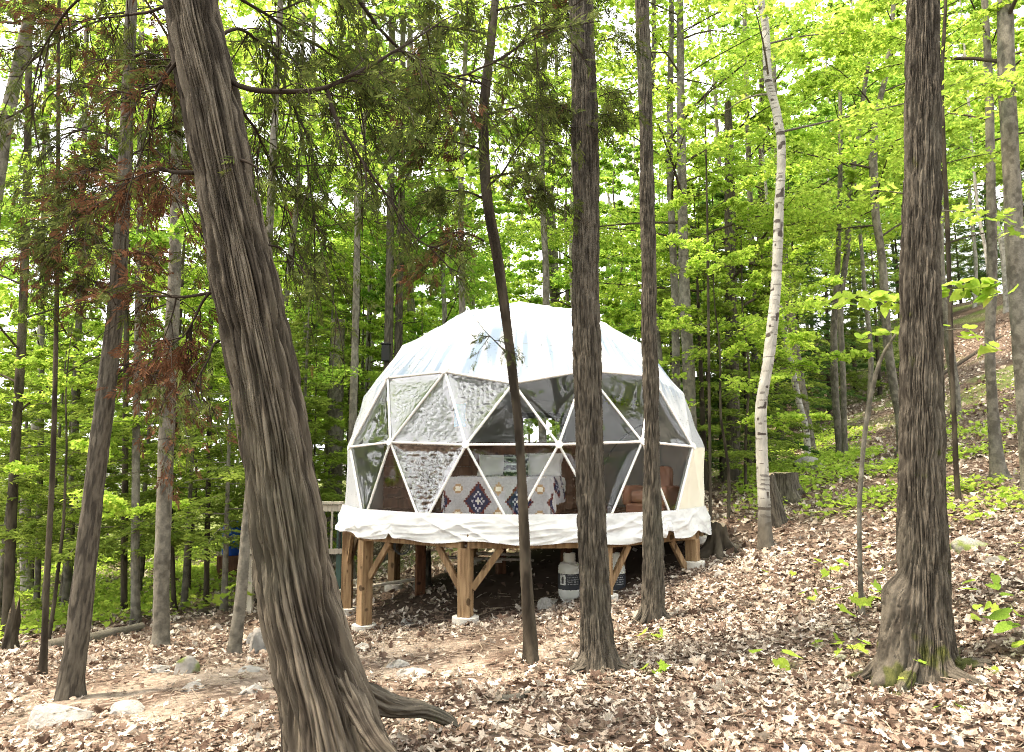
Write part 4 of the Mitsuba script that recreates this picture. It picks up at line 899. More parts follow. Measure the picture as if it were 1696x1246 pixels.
# random woods further back, thinned where the dome stands
def woods():
    rng = np.random.default_rng(78)
    spots = []
    def far_enough(x, y, d): return all((x - a) ** 2 + (y - b) ** 2 > d * d for a, b in spots)
    tries = 0; made = 0
    while made < 84 and tries < 6000:
        tries += 1
        Y = math.sqrt(rng.uniform(17 ** 2, 50 ** 2)); px = rng.uniform(-180, 1880)
        x = (px - 848) / FPX * Y
        if not far_enough(x, Y, 2.3 if Y > 26 else 2.8): continue
        if 560 < px < 1180 and Y < 20: continue
        if px > 1250 and Y < 24: continue
        if px < 520 and rng.uniform() < 0.45: continue
        if px > 1540 and Y < 34 and rng.uniform() < 0.6: continue
        spots.append((x, Y)); made += 1
        H = rng.uniform(13, 21); r0 = rng.uniform(0.07, 0.15)
        g = float(gz(x, Y))
        ln = rng.normal(0, 0.02, 2); wob = rng.normal(0, 0.12, (7, 2))
        path = np.array([(x + ln[0] * H * q + wob[k, 0] * (q > 0.1), Y + ln[1] * H * q + wob[k, 1] * (q > 0.1), g - 0.25 + q * (H + 0.25), r0 * (1 - 0.75 * q)) for k, q in enumerate(np.linspace(0, 1, 7))])
        tone = rng.choice(['bright', 'bright', 'mid'] if px < 520 else ['bright', 'bright', 'bright', 'mid', 'mid', 'deep'] if px < 1300 else ['bright', 'bright', 'mid', 'mid', 'deep'])
        t = thing('maple_tree', {'bright': 'slender yellow-green leaved tree among the background woods', 'mid': 'slender mid-green leaved tree among the background woods', 'deep': 'slender darker green leaved tree among the background woods'}[tone], 'tree', f'{tone} background trees')
        mesh, uv = trunk_mesh(path, 9, 0.5, smooth_disp, flare=(r0 * 0.4, 0.12, g))
        obj('trunk', mesh, rng.choice(['bark_pale', 'bark_pale', 'bark_grey', 'bark_brown']), t, smooth=True, uv=uv)
        broadleaf(t, path, rng, g + (rng.uniform(2.2, 5.5) if 520 < px < 1240 else rng.uniform(5.0, 7.5)), g + H, 24, rng.uniform(2.6, 3.8), 13500, 0.066 + 0.0027 * Y, tone, bark='bark_dark', twigs=7)
    for i, (px, Y) in enumerate(((585, 15.8), (765, 16.6), (905, 16.2), (1090, 16.0))):  # trees added so that their crowns shade the dome roof
        r = np.random.default_rng(620 + i); x = (px - 848) / FPX * Y; g = float(gz(x, Y)); H = 16.5
        path = np.array([(x + r.normal(0, 0.06), Y + r.normal(0, 0.06), g - 0.25 + q * (H + 0.25), 0.10 * (1 - 0.7 * q)) for q in np.linspace(0, 1, 7)])
        t = thing('maple_tree', 'added tall grey trunk close behind the dome whose crown shades the roof', 'tree', 'added shade trees close behind the dome')
        mesh, uv = trunk_mesh(path, 12, 0.4, smooth_disp, flare=(0.04, 0.12, g)); obj('trunk', mesh, 'bark_grey', t, smooth=True, uv=uv)
        broadleaf(t, path, r, g + 9.0, g + H, 18, 5.2, 9000, 0.13, 'bright', bark='bark_dark', twigs=8)
    # understorey saplings with flat bright layers
    for i, (px, Y, h) in enumerate(((30, 15, 6), (110, 12, 5), (860, 21, 5.5), (920, 24, 7), (905, 19, 3.8), (780, 24, 8), (980, 22, 8), (1060, 23, 8),  (160, 19, 7), (330, 17, 6.5), (430, 18, 7), (520, 19, 8), (610, 21, 8), (700, 20, 8.5), (1195, 13.5, 5.2), (1235, 15.5, 6.5), (1170, 18, 8), (70, 21, 8), (250, 22, 8.5))):
        r = np.random.default_rng(900 + i); x = (px - 848) / FPX * Y; g = float(gz(x, Y))
        path = np.array([(x + r.normal(0, 0.05), Y + r.normal(0, 0.05), g - 0.2 + q * (h + 0.2), 0.035 * (1 - 0.85 * q)) for q in np.linspace(0, 1, 6)])
        t = thing('maple_sapling', 'thin maple sapling with flat layers of fresh green leaves in the understorey', 'sapling', 'understorey maple saplings')
        mesh, uv = trunk_mesh(path, 7, 0.4); obj('trunk', mesh, 'bark_dark', t, smooth=True, uv=uv)
        broadleaf(t, path, r, g + 0.32 * h, g + h, 16, 1.5 + 0.10 * h, 7500, 0.050 + 0.0027 * Y, 'bright', rise=0.25, twigs=6, bark='bark_dark')
    # hemlocks and firs
    L = [(20, 14, 5.5, 1.8, 1.3), (95, 16.5, 6.5, 2.2, 1.4), (165, 13.5, 4.8, 1.7, 1.2), (245, 17, 6.5, 2.2, 1.5), (320, 14.5, 5.5, 2.0, 1.2), (385, 13.5, 5.2, 1.9, 1.2), (435, 17, 6.5, 2.2, 1.4), (500, 16.5, 7, 1.9, 1.2), (540, 19.5, 8.5, 2.2, 1.5), (600, 22, 9, 2.2, 1.5),
         (130, 21, 8, 2.2, 0.9), (290, 21, 9, 2.3, 0.9), (40, 22, 8, 2.2, 0.8), (-40, 17, 7, 2.0, 1.0), (480, 24, 9, 2.4, 0.8), (80, 27, 4.6, 2.0, 0.3), (190, 28, 4.8, 2.0, 0.3), (350, 27, 4.6, 2.0, 0.3), (0, 30, 5, 2.2, 0.3), (410, 32, 5, 2.2, 0.3), (260, 34, 5.4, 2.4, 0.3), (130, 36, 5.4, 2.4, 0.3), (60, 35, 5, 2.4, 0.3), (520, 31, 5, 2.2, 0.3), (-60, 26, 4.5, 2.2, 0.3),
         (1165, 16.5, 7, 1.9, 0.5), (1195, 19, 8, 2.1, 0.5), (1238, 18, 6.5, 1.8, 0.5), (1110, 19, 7.5, 2.0, 0.6), (1290, 24, 9, 2.3, 0.6), (1330, 28, 10, 2.5, 0.8), (1375, 30, 10, 2.5, 0.8), (1420, 32, 10, 2.6, 0.8), (1460, 29, 8, 2.3, 0.8), (1350, 36, 11, 2.8, 0.8), (1300, 33, 11, 2.7, 0.8), (1250, 28, 10, 2.5, 0.8), (1210, 25, 9, 2.3, 0.6),
         (1500, 38, 9, 2.5, 1.5), (1570, 44, 11, 2.6, 2.5), (1470, 42, 11, 2.8, 1.2), (1680, 48, 9, 2.6, 0.6), (1560, 49, 9, 2.6, 0.5), (1605, 46, 8, 2.5, 0.5), (1640, 50, 9, 2.6, 0.5), (1720, 46, 9, 2.6, 0.5), (1525, 46, 8, 2.5, 0.5), (1590, 52, 9, 2.7, 0.5), (1655, 44, 7, 2.2, 0.6)]
    for i, (px, Y, H, Rr, cl) in enumerate(L):
        r = np.random.default_rng(1500 + i); x = (px - 848) / FPX * Y
        left = px < 620; far = left and Y > 25
        t = thing('hemlock_tree', 'distant dark hemlock closing the view at the low left of the woods' if far else 'feathery young hemlock with drooping layered sprays left of the dome' if left else 'dark feathery hemlock standing behind and right of the dome', 'tree', 'distant hemlocks at the left' if far else 'hemlocks left of the dome' if left else 'hemlocks right of the dome')
        hemlock(t, x, Y, H, Rr, r, detail=1.0 if Y < 20 else 0.65, tone='hemlock' if left else ('hemlock' if i % 2 else 'fir'), clear=cl, bark='bark_grey' if left else 'bark_dark', lean=tuple(r.normal(0, 0.012, 2)))
woods()

# the woods behind the viewpoint: they shade the near trunks and stand mirrored in the clear panels
def woods_behind():
    rng = np.random.default_rng(41)
    for i, (x, y) in enumerate(((-6, -8), (-1.5, -9.5), (3.4, -8.5), (8, -6.5), (10, -11), (-10, -10.5), (0.5, -14), (5.5, -14), (-5, -15), (13, -1.5), (-12, -2.5), (14, -14), (-13, 4), (-2, -19), (4, -20), (10, -18))):
        H = rng.uniform(10, 13); r0 = rng.uniform(0.11, 0.18); g = gz(x, y)
        path = np.array([(x + rng.normal(0, 0.08), y + rng.normal(0, 0.08), g - 0.3 + q * (H + 0.3), r0 * (1 - 0.75 * q)) for q in np.linspace(0, 1, 6)])
        t = thing('maple_tree', 'tall maple standing behind the viewpoint, mirrored in the clear panels', 'tree', 'woods behind the viewpoint')
        mesh, uv = trunk_mesh(path, 12, 0.4, smooth_disp, flare=(r0 * 0.4, 0.12, g))
        obj('trunk', mesh, 'bark_grey', t, smooth=True, uv=uv)
        broadleaf(t, path, rng, g + 1.0, g + H, 22, 3.0, 4500, 0.26, 'mid', bark='bark_dark', twigs=6, cull=False)
woods_behind()

# ------------------------------------------------------------------ hanging cedar branches
def fronds(acc, c, d, rng, tone, size=0.062):
    """flat cedar sprays: a stem line of small scale-leaf fingers"""
    n = len(c)
    if n == 0: return
    nn = unit(rng.normal(size=(n, 3)) * [1, 1, 0.7]); d = unit(d)
    nn = unit(nn - d * (nn * d).sum(1, keepdims=True)); w = np.cross(nn, d)
    K = 9
    for k in range(K):
        q = k / (K - 1)
        sg = 1 if k % 2 else -1
        ang = 0.75 * sg * (1 - q) + 0.0
        dd = d * math.cos(ang) + w * math.sin(ang)
        L = size * rng.uniform(0.7, 1.3, n) * (0.95 - 0.35 * q)
        base = c + d * (size * 1.3 * q)[..., None] if np.ndim(q) else c + d * (size * 1.3 * q)
        col = tones(rng, tone, n)
        ww = (np.cross(dd, nn)) * 0.0052
        v = np.stack([base, base + dd * (0.55 * L)[:, None] + ww, base + dd * L[:, None], base + dd * (0.55 * L)[:, None] - ww], 1).reshape(-1, 3)
        b = (np.arange(n) * 4)[:, None]
        acc.add(v, np.vstack([b + [0, 1, 2], b + [0, 2, 3]]), np.repeat(col, 4, 0))

def cedar_branch(t, pts, r0, rng, n_sub=14, sub_len=0.6, n_frond=160, dead=0.1, hang=0.6, name='branch', bark='twig_wood', bare=0.42):
    """pts: (px, py, Y) rows. A crooked limb with sub-twigs that hang and carry fronds"""
    p = np.array([at(*q) for q in pts]); p = smooth_path(p, 26)
    p = p + 0.02 * (np.stack([meshkit.noise(p * 5, 1), meshkit.noise(p * 5, 2), meshkit.noise(p * 5, 3)], 1) - 0.5)
    ts = np.linspace(0, 1, 26)
    wood, live, brown = Acc(), Acc(), Acc()
    wood.add(*tube(p, r0 * (1 - 0.8 * ts), 8))
    tw = Acc(); C, D = [], []
    tang = unit(np.gradient(p, axis=0))
    for i in range(n_sub):
        k = int(rng.uniform(0.12, 1.0) * 25); b = p[k]
        sd = unit(np.cross(tang[k], [0, 0, 1.0])) * rng.choice([-1, 1])
        d0 = unit(tang[k] * rng.uniform(0.2, 1.0) + sd * rng.uniform(0.1, 0.9) + np.array([0, 0, rng.uniform(-hang, 0.35)]))
        L = sub_len * rng.uniform(0.4, 1.35)
        s = np.linspace(0, 1, 9)[:, None]
        bend = unit(rng.normal(size=3)) * 0.35
        q = b + L * (s * d0 + s ** 2 * (np.array([0, 0, -hang * rng.uniform(0.2, 1.0)]) + bend))
        tw.add(*tube(q, 0.0065 * (1 - 0.7 * s[:, 0]) * (0.55 + r0 * 22), 4, cap=False))
        for _ in range(4):
            kk = rng.integers(2, 8); e = q[kk] + L * 0.4 * np.linspace(0, 1, 5)[:, None] * unit(d0 + rng.normal(0, 0.7, 3)) + np.linspace(0, 1, 5)[:, None] ** 2 * [0, 0, -0.12 * L]
            tw.add(*tube(e, np.linspace(0.0036, 0.0016, 5), 3, cap=False))
            if rng.uniform() > bare:
                m = max(1, n_frond // (n_sub * 3)); u = rng.integers(0, 5, m)
                C.append(e[u] + rng.normal(0, 0.035, (m, 3))); D.append(unit(d0 + rng.normal(0, 0.6, (m, 3)) + [0, 0, -0.7]))
        if rng.uniform() > bare:
            m = max(1, n_frond // (n_sub * 2)); u = rng.integers(3, 9, m)
            C.append(q[u] + rng.normal(0, 0.04, (m, 3))); D.append(unit(d0 + rng.normal(0, 0.6, (m, 3)) + [0, 0, -0.7]))
    if C:
        C, D = np.vstack(C), np.vstack(D)
        isd = rng.uniform(size=len(C)) * 0.4 + meshkit.noise(C * 2.5, 5) * 0.6 < dead * 0.75 + 0.06
        fronds(live, C[~isd], D[~isd], rng, 'cedar'); fronds(brown, C[isd], D[isd], rng, 'dead')
    key = wood.build(name, bark, t, smooth=True)
    tw.build('twigs', bark, key, kind='stuff')
    live.build('foliage', 'scale_leaf', key, kind='stuff'); brown.build('dead_foliage', 'scale_leaf', key, kind='stuff')

def cedar_branches():
    rng = np.random.default_rng(5)
    Bc = [  # the big cedar
        ([(385, 135, 4.15), (430, 150, 4.1), (485, 152, 4.1), (545, 145, 4.2), (590, 120, 4.3), (640, 95, 4.4), (700, 55, 4.6), (760, 20, 4.8)], 0.017, 16, 0.55, 420, 0.05),
        ([(540, 148, 4.2), (565, 210, 4.2), (605, 275, 4.25), (650, 335, 4.3), (685, 390, 4.3), (718, 410, 4.3), (748, 394, 4.3)], 0.014, 12, 0.35, 120, 0.1),
        ([(350, -40, 4.15), (450, -60, 4.3), (560, -30, 4.5), (640, 60, 4.7), (700, 108, 4.8), (745, 127, 4.9), (800, 112, 5.0), (850, 85, 5.1), (885, 48, 5.2), (945, 28, 5.3)], 0.017, 26, 0.6, 700, 0.25),
        ([(370, -20, 4.15), (430, 20, 4.4), (500, 60, 4.6), (555, 95, 4.8), (600, 180, 4.9)], 0.012, 22, 0.6, 520, 0.15),
        ([(350, -60, 4.2), (470, -80, 4.6), (600, -70, 5.0), (720, -50, 5.3), (840, -20, 5.6)], 0.015, 28, 0.65, 700, 0.12),
        ([(430, 405, 4.15), (460, 408, 4.15), (480, 425, 4.2), (500, 450, 4.2)], 0.008, 6, 0.22, 30, 0.3),
        ([(395, 270, 4.15), (420, 275, 4.0), (432, 285, 4.0), (430, 292, 4.0)], 0.014, 2, 0.1, 0, 0.0),
        ([(365, 60, 4.3), (430, 70, 4.8), (480, 160, 5.0), (510, 280, 5.1), (520, 380, 5.1)], 0.012, 26, 0.6, 600, 0.15),
        ([(380, 150, 4.3), (430, 230, 4.9), (470, 330, 5.2), (490, 440, 5.3)], 0.012, 22, 0.55, 520, 0.15),
        ([(300, 85, 4.15), (280, 110, 4.2), (258, 142, 4.3), (215, 155, 4.4)], 0.014, 9, 0.35, 120, 0.5),
        ([(300, 95, 4.1), (275, 130, 4.1), (250, 180, 4.1), (240, 225, 4.1), (228, 270, 4.1)], 0.012, 8, 0.3, 90, 0.6),
        ([(322, 288, 4.15), (290, 284, 4.2), (262, 280, 4.3), (225, 300, 4.5), (190, 345, 4.6)], 0.014, 12, 0.35, 200, 0.8),
        ([(352, 485, 4.15), (315, 492, 4.2), (270, 491, 4.3), (215, 490, 4.5)], 0.010, 9, 0.3, 130, 0.7),
        ([(348, 485, 4.15), (335, 500, 4.15), (318, 530, 4.15), (300, 560, 4.15), (270, 575, 4.2)], 0.009, 9, 0.28, 150, 0.95),
        ([(362, 565, 4.15), (345, 590, 4.0), (333, 620, 4.0), (335, 655, 4.0), (348, 680, 4.0)], 0.009, 3, 0.15, 0, 0.5),
        ([(300, -30, 4.2), (220, -60, 4.3), (120, 10, 4.4), (70, 90, 4.5), (52, 190, 4.5)], 0.014, 14, 0.45, 260, 0.3),
        ([(290, 0, 4.3), (240, 20, 4.7), (170, 30, 5.0), (90, 40, 5.2)], 0.014, 20, 0.5, 420, 0.5)]
    for pts, r, ns, sl, nf, dd in Bc:
        cedar_branch(cedar, pts, r, rng, ns, sl, int(nf * 0.72), dd)
    for i in range(15):  # the leaning grey cedar at the left: short branches with dead sprays
        py = rng.uniform(40, 620); px = 178 + (640 - py) * 0.062; s = rng.choice([-1, 1])
        ln = rng.uniform(50, 150) * (0.7 if py > 500 else 1.0)
        cedar_branch(d7, [(px, py, 6.6), (px + s * ln * 0.45, py - rng.uniform(0, 30), 6.6 + rng.uniform(-0.5, 0.4)), (px + s * ln, py + rng.uniform(-10, 60), 6.6 + rng.uniform(-0.9, 0.6))], 0.012, rng, 14, 0.42, 200, 0.58 if py > 130 else 0.3, bare=0.3)
    for i in range(8):  # left upper green spray
        py = rng.uniform(-60, 420); px = 205; s = -1 if i % 2 else 1
        cedar_branch(d7, [(px, py, 6.7), (px + s * 80, py - 20, 7.0), (px + s * rng.uniform(120, 190), py + 60, 7.2)], 0.012, rng, 12, 0.55, 210, 0.2)
    for i, (py, ln) in enumerate(((20, 130), (60, -120), (110, 110), (140, -150), (190, 140), (200, -90), (250, -130), (300, 95), (330, -110), (400, -70), (-60, 150), (-90, -150))):
        px = 802 + (14 if py < 100 else 0)
        cedar_branch(lt, [(px, py, 6.5), (px + ln * 0.5, py - 14, 6.4), (px + ln, py + rng.uniform(-20, 50), 6.3 + rng.uniform(-0.4, 0.4))], 0.012, rng, 12, 0.42, 260, 0.4 if i % 3 == 0 else 0.15)
    cedar_branch(lt, [(806, 310, 6.5), (830, 290, 6.4), (858, 245, 6.3), (885, 215, 6.2), (940, 195, 6.1)], 0.012, rng, 10, 0.3, 80, 0.1)
    cedar_branch(lt, [(838, 585, 6.5), (818, 562, 6.3), (800, 545, 6.2), (782, 520, 6.1)], 0.007, rng, 6, 0.22, 30, 0.1)
    # small shoots on the middle trunk
    for py, s in ((70, 1), (90, -1), (160, 1), (185, -1), (200, 1)):
        px = 970 + s * 22
        cedar_branch(mid_tree, [(px, py, 6.15), (px + s * 25, py - 8, 6.0), (px + s * rng.uniform(35, 60), py + rng.uniform(-15, 15), 5.9)], 0.006, rng, 7, 0.16, 70, 0.05)
cedar_branches()

# ------------------------------------------------------------------ leaf litter, ground cover, seedlings
MAPLE_H = [(0, 0), (0.20, -0.10), (0.45, -0.13), (0.38, 0.03), (0.60, 0.22), (0.42, 0.24), (0.44, 0.40), (0.20, 0.33), (0.17, 0.56), (0.09, 0.52), (0, 0.85)]
OAK_H = [(0, 0), (0.05, 0.10), (0.17, 0.15), (0.09, 0.26), (0.26, 0.38), (0.12, 0.48), (0.30, 0.62), (0.14, 0.70), (0.20, 0.84), (0.07, 0.88), (0, 1.0)]
BEECH_H = [(0, 0), (0.14, 0.15), (0.24, 0.38), (0.24, 0.58), (0.14, 0.82), (0, 1.0)]
HEART_H = [(0, 0.0), (0.22, -0.12), (0.42, 0.02), (0.46, 0.28), (0.34, 0.58), (0.14, 0.84), (0, 1.0)]
def blade(half, rng, curl=0.25, centre=0.45):
    h = np.array(half, float)
    o = np.vstack([h, h[-2:0:-1] * [-1, 1]])
    n = len(o)
    mid = np.array([[0, centre * h[-1, 1]]])
    P = np.vstack([o, mid]); P[:, 1] -= h[-1, 1] * 0.5
    ax = rng.uniform(0, np.pi); a = P @ [math.cos(ax), math.sin(ax)]; b = P @ [-math.sin(ax), math.cos(ax)]
    z = curl * (rng.uniform(0.4, 1.3) * a ** 2 + rng.uniform(-0.5, 0.5) * b ** 2 + 0.25 * rng.normal(size=n + 1) * 0.4) + 0.10 * np.abs(P[:, 0])
    k = np.arange(n)
    return np.column_stack([P, z]), np.stack([k, (k + 1) % n, np.full(n, n)], 1)
def rot_frames(rng, nrm, yaw):
    n = len(yaw)
    d = np.stack([np.cos(yaw), np.sin(yaw), 0 * yaw], 1)
    u = unit(d - nrm * (nrm * d).sum(1, keepdims=True))
    return np.stack([u, np.cross(nrm, u), nrm], 2)
def scatter_blades(acc, variants, pos, nrm, size, col, rng):
    which = rng.integers(0, len(variants), len(pos)); Rm = rot_frames(rng, nrm, rng.uniform(0, 2 * np.pi, len(pos)))
    for i, (V, F) in enumerate(variants):
        k = np.nonzero(which == i)[0]
        if not len(k): continue
        v = np.einsum('nij,vj->nvi', Rm[k], V) * size[k][:, None, None] + pos[k][:, None]
        f = (F[None] + (np.arange(len(k)) * len(V))[:, None, None]).reshape(-1, 3)
        shade = rng.uniform(0.9, 1.1, (len(k), len(V), 1))
        acc.add(v.reshape(-1, 3), f, (col[k][:, None] * shade).reshape(-1, 3))
PAL = np.array([(0.66, 0.60, 0.53), (0.53, 0.465, 0.395), (0.39, 0.325, 0.265), (0.27, 0.205, 0.16), (0.16, 0.11, 0.085), (0.08, 0.053, 0.041)])
def slope_normal(x, y):
    e = 0.25
    return unit(np.stack([-(gz(x + e, y) - gz(x - e, y)) / (2 * e), -(gz(x, y + e) - gz(x, y - e)) / (2 * e), np.ones_like(x)], 1))
def litter():
    rng = np.random.default_rng(21)
    near = [blade(h, rng, c) for h in (MAPLE_H, OAK_H, OAK_H, MAPLE_H, BEECH_H) for c in (0.25, 0.6, 1.0)]
    far = [((lambda q: (q[0], q[1]))(blade([(0, 0), (0.26, 0.35), (0.2, 0.7), (0, 1)], rng, c))) for c in (0.3, 0.8, 1.2)]
    acc = Acc()
    for (y0, y1, dens, var, s0) in ((2.9, 5.5, 1200, near, 0.049), (5.5, 8, 800, near, 0.051), (8, 11, 420, near, 0.060), (11, 17, 130, far, 0.085), (17, 32, 42, far, 0.11)):
        half = 0.78 * y1 + 1.0
        n = int(dens * 2 * half * (y1 - y0))
        x, y = rng.uniform(-half, half, n), rng.uniform(y0, y1, n)
        z = gz(x, y); p = np.stack([x, y, z], 1)
        bare = np.clip(1 - np.hypot((x + 0.6) / 2.2, (y - 7.4) / 2.2), 0, 1)
        bare = np.maximum(bare, np.clip(1 - np.hypot((x + 2.9) / 2.4, (y - 6.6) / 2.4), 0, 1) ** 0.7 * 0.8)
        patch = meshkit.fbm(np.stack([x * 0.8, y * 0.8, 0 * x], 1), 3, 31)
        ok = seen(p, 60) & (rng.uniform(size=n) > np.clip(bare * 1.5, 0, 0.93)) & (rng.uniform(size=n) < 0.55 + 1.4 * (patch - 0.3))
        inside = np.hypot(x - C0[0], y - C0[1]) < 2.6
        ok &= ~(inside & (rng.uniform(size=n) < np.where(x < -0.9, 0.55, 0.93)))
        x, y, p = x[ok], y[ok], p[ok]; n = len(x)
        nr = unit(slope_normal(x, y) + rng.normal(0, 1, (n, 3)) * rng.choice([0.15, 0.35, 0.7], (n, 1)))
        size = s0 * np.clip(rng.lognormal(0, 0.38, n), 0.4, 2.2)
        p[:, 2] += 0.012 + 0.022 * rng.uniform(size=n)
        t = np.clip(rng.beta(1.0, 1.0, n) * 5, 0, 4.999); k = t.astype(int)
        col = PAL[k] + (PAL[k + 1] - PAL[k]) * (t - k)[:, None]
        scatter_blades(acc, var, p, nr, size, col, rng)
    acc.build('leaf_litter', 'litter')
    tag('leaf_litter', 'carpet of dry pale brown fallen leaves over the slope', 'leaves', kind='stuff')
    # needles and twigs
    tw = Acc(); n = 2600
    x, y = rng.uniform(-6, 8, n), rng.uniform(3, 12, n) ** 1.0
    for a, b in zip(x, y):
        z = float(gz(a, b)); q = rng.uniform(0, np.pi); L = rng.uniform(0.05, 0.28) * (1 + (rng.uniform() < 0.06) * 2); d = np.array([math.cos(q), math.sin(q), rng.normal(0, 0.12)])
        if not seen([a, b, z], 20): continue
        p0 = np.array([a, b, z + 0.025]); bend = rng.normal(0, 0.1, 3) * L * [1, 1, 0.2]
        tw.add(*tube([p0 - d * L / 2, p0 + bend, p0 + d * L / 2], rng.uniform(0.0015, 0.005), 4, cap=False))
    tag(tw.build('twig_litter', 'pale_twig', kind='stuff'), 'thin dry twigs scattered among the fallen leaves', 'twigs')

    gc = Acc(); gv = [blade(h, rng, 0.3) for h in (MAPLE_H, BEECH_H, HEART_H)]
    def patchy(n, xr, yr, keepf, s, hz, tone):
        x, y = rng.uniform(*xr, n), rng.uniform(*yr, n)
        m = (rng.uniform(size=n) < keepf(x, y)); x, y = x[m], y[m]
        p = np.stack([x, y, gz(x, y)], 1); v = seen(p, 40); x, y, p = x[v], y[v], p[v]; n = len(x)
        p[:, 2] += rng.uniform(0.03, hz, n)
        gc_col = tones(rng, tone, n)
        scatter_blades(gc, gv, p, unit(np.array([0, 0, 1.0]) + rng.normal(0, 0.4, (n, 3))), s * rng.uniform(0.6, 1.4, n), gc_col, rng)
    cl = lambda x, y: np.clip((meshkit.fbm(np.stack([x * 0.9, y * 0.9, 0 * x], 1), 3, 3) - 0.42) * 7, 0, 1)
    def leftk(x, y):
        px, py, d = project(np.stack([x, y, gz(x, y)], 1)); return cl(x, y) * np.clip((430 - px) / 120, 0, 1) * np.clip((1085 - 0.17 * px - py) / 40, 0, 1)
    patchy(90000, (-22, -3), (9, 34), leftk, 0.10, 0.22, 'bright')
    def rightk(x, y):
        px, py, d = project(np.stack([x, y, gz(x, y)], 1)); return cl(x, y) * np.clip((px - 1190) / 60, 0, 1) * np.clip((870 - py) / 40, 0, 1) * np.clip((py - 690) / 50, 0.06, 1)
    patchy(60000, (3, 18), (8, 24), rightk, 0.085, 0.20, 'bright')
    patchy(5000, (3, 16), (5, 10), lambda x, y: cl(x, y) * 0.10, 0.09, 0.15, 'bright')
    tag(gc.build('ground_cover', 'leaf', kind='stuff'), 'low bright green herbs covering the forest floor', 'ground cover')
litter()

def seedling(px, py, Y, n, size, h, lab, half=MAPLE_H, tone='bright', spread=1.0, cat='seedling', name='maple_seedling', tiers=None):
    rng = np.random.default_rng(int(px * 7 + py)); b = at(px, py, Y); b[2] = float(gz(b[0], b[1]))
    t = thing(name, lab, cat)
    top = b + [rng.normal(0, 0.03), rng.normal(0, 0.03), h]
    obj('stem', tube(smooth_path([b - [0, 0, 0.05], (b + top) / 2 + rng.normal(0, 0.012, 3), top], 8), np.linspace(0.005, 0.002, 8), 6), 'twig_wood', t, smooth=True)
    for k in range(n):
        az = k * 2.4 + rng.uniform(-0.4, 0.4); q = 1 - 0.55 * (k / max(n - 1, 1)) if tiers is None else rng.choice(tiers)
        d = np.array([math.cos(az), math.sin(az), 0]); a = b + (top - b) * q
        ll = spread * size * rng.uniform(0.35, 0.75); e = a + d * ll + [0, 0, 0.25 * ll]
        V, F = blade(half, rng, 0.25)
        V = V + [0, half[-1][1] * 0.5, 0]
        nr = unit(np.array([0, 0, 1.0]) + 0.35 * rng.normal(size=3) + 0.35 * d)
        v = unit(d * 1.0 + [0, 0, -0.25] - nr * np.dot(nr, d + [0, 0, -0.25])); u = np.cross(v, nr)
        M = np.stack([u, v, nr], 1) * size * rng.uniform(0.75, 1.2)
        W = V @ M.T + e
        pet, pf = tube([a, (a + e) / 2 + [0, 0, 0.02], e], 0.0016, 4)
        obj('petiole', (pet, pf), 'twig_wood', t)
        obj('leaf', (W, F), 'leaf', t, color=np.repeat(tones(rng, tone, 1), len(W), 0))
seedling(1420, 965, 6.4, 5, 0.15, 0.36, 'tallest maple seedling with broad yellow-green leaves beside the curved sapling', spread=1.6)
seedling(1412, 1005, 5.9, 5, 0.14, 0.12, 'low maple seedling with one flat fan of leaves left of the mossy trunk base')
seedling(1268, 1050, 6.0, 3, 0.14, 0.10, 'two-leaved round seedling alone in the litter left of the mossy trunk', half=HEART_H)
seedling(1370, 1025, 6.2, 2, 0.10, 0.08, 'tiny maple seedling between the round seedling and the mossy trunk')
seedling(1425, 958, 6.9, 4, 0.13, 0.16, 'half hidden maple seedling behind the curved sapling foot')
seedling(1076, 1030, 7.2, 4, 0.14, 0.10, 'maple seedling at the foot of the thinner trunk near the middle')
seedling(1072, 1075, 6.0, 3, 0.10, 0.06, 'small pale seedling in the litter below the thinner trunk')
seedling(1375, 895, 8.6, 5, 0.12, 0.22, 'feathery pale seedling left of the curved sapling')
seedling(1340, 960, 7.4, 4, 0.10, 0.15, 'faint yellow-green seedling in the open litter right of the platform')
seedling(1565, 1185, 4.6, 2, 0.09, 0.05, 'single green seedling leaf pair in front of the mossy trunk', half=HEART_H, tone='mid')
seedling(1498, 1010, 5.05, 2, 0.09, 0.22, 'small seedling touching the sawn stub of the mossy trunk')
seedling(385, 915, 13, 5, 0.20, 0.5, 'bright seedling beside the leaning grey sapling left of the cedar', spread=1.6)
seedling(1690, 905, 5.2, 9, 0.15, 0.28, 'broad-leaved shrub with dark green heart leaves cut by the right edge', half=HEART_H, tone='mid', spread=1.6, name='broadleaf_shrub', cat='shrub')
seedling(1640, 905, 6.2, 6, 0.12, 0.22, 'small leafy shrub left of the heart-leaved one at the right edge', half=HEART_H, tone='mid', spread=1.4, name='broadleaf_shrub', cat='shrub')

# the basswood boughs with large translucent leaves by the thick dark trunk
def bough(t, pts, n, size, rng, tone='bright', half=HEART_H, r=0.008, spread=0.10):
    p = smooth_path([at(*q) for q in pts], 30)
    key = obj('bough', tube(p, np.linspace(r, 0.002, 30), 6), 'bark_grey', t, smooth=True)
    for k in range(n):
        i = rng.integers(4, 30); a = p[i]; d = unit(np.array([rng.normal(), rng.normal(), 0])); e = a + d * spread * rng.uniform(0.3, 1.2) + [0, 0, rng.uniform(-0.05, 0.04)]
        V, F = blade(half, rng, 0.22); V = V + [0, 0.5, 0]
        nr = unit(np.array([0, -0.15, 1.0]) + 0.45 * rng.normal(size=3)); dv = d + [0, 0, -0.55]
        v = unit(dv - nr * np.dot(nr, dv)); u = np.cross(v, nr)
        W = V @ (np.stack([u, v, nr], 1) * size * rng.uniform(0.7, 1.25)).T + e
        obj('leaf', (W, F), 'leaf', key, color=np.repeat(tones(rng, tone, 1), len(W), 0))
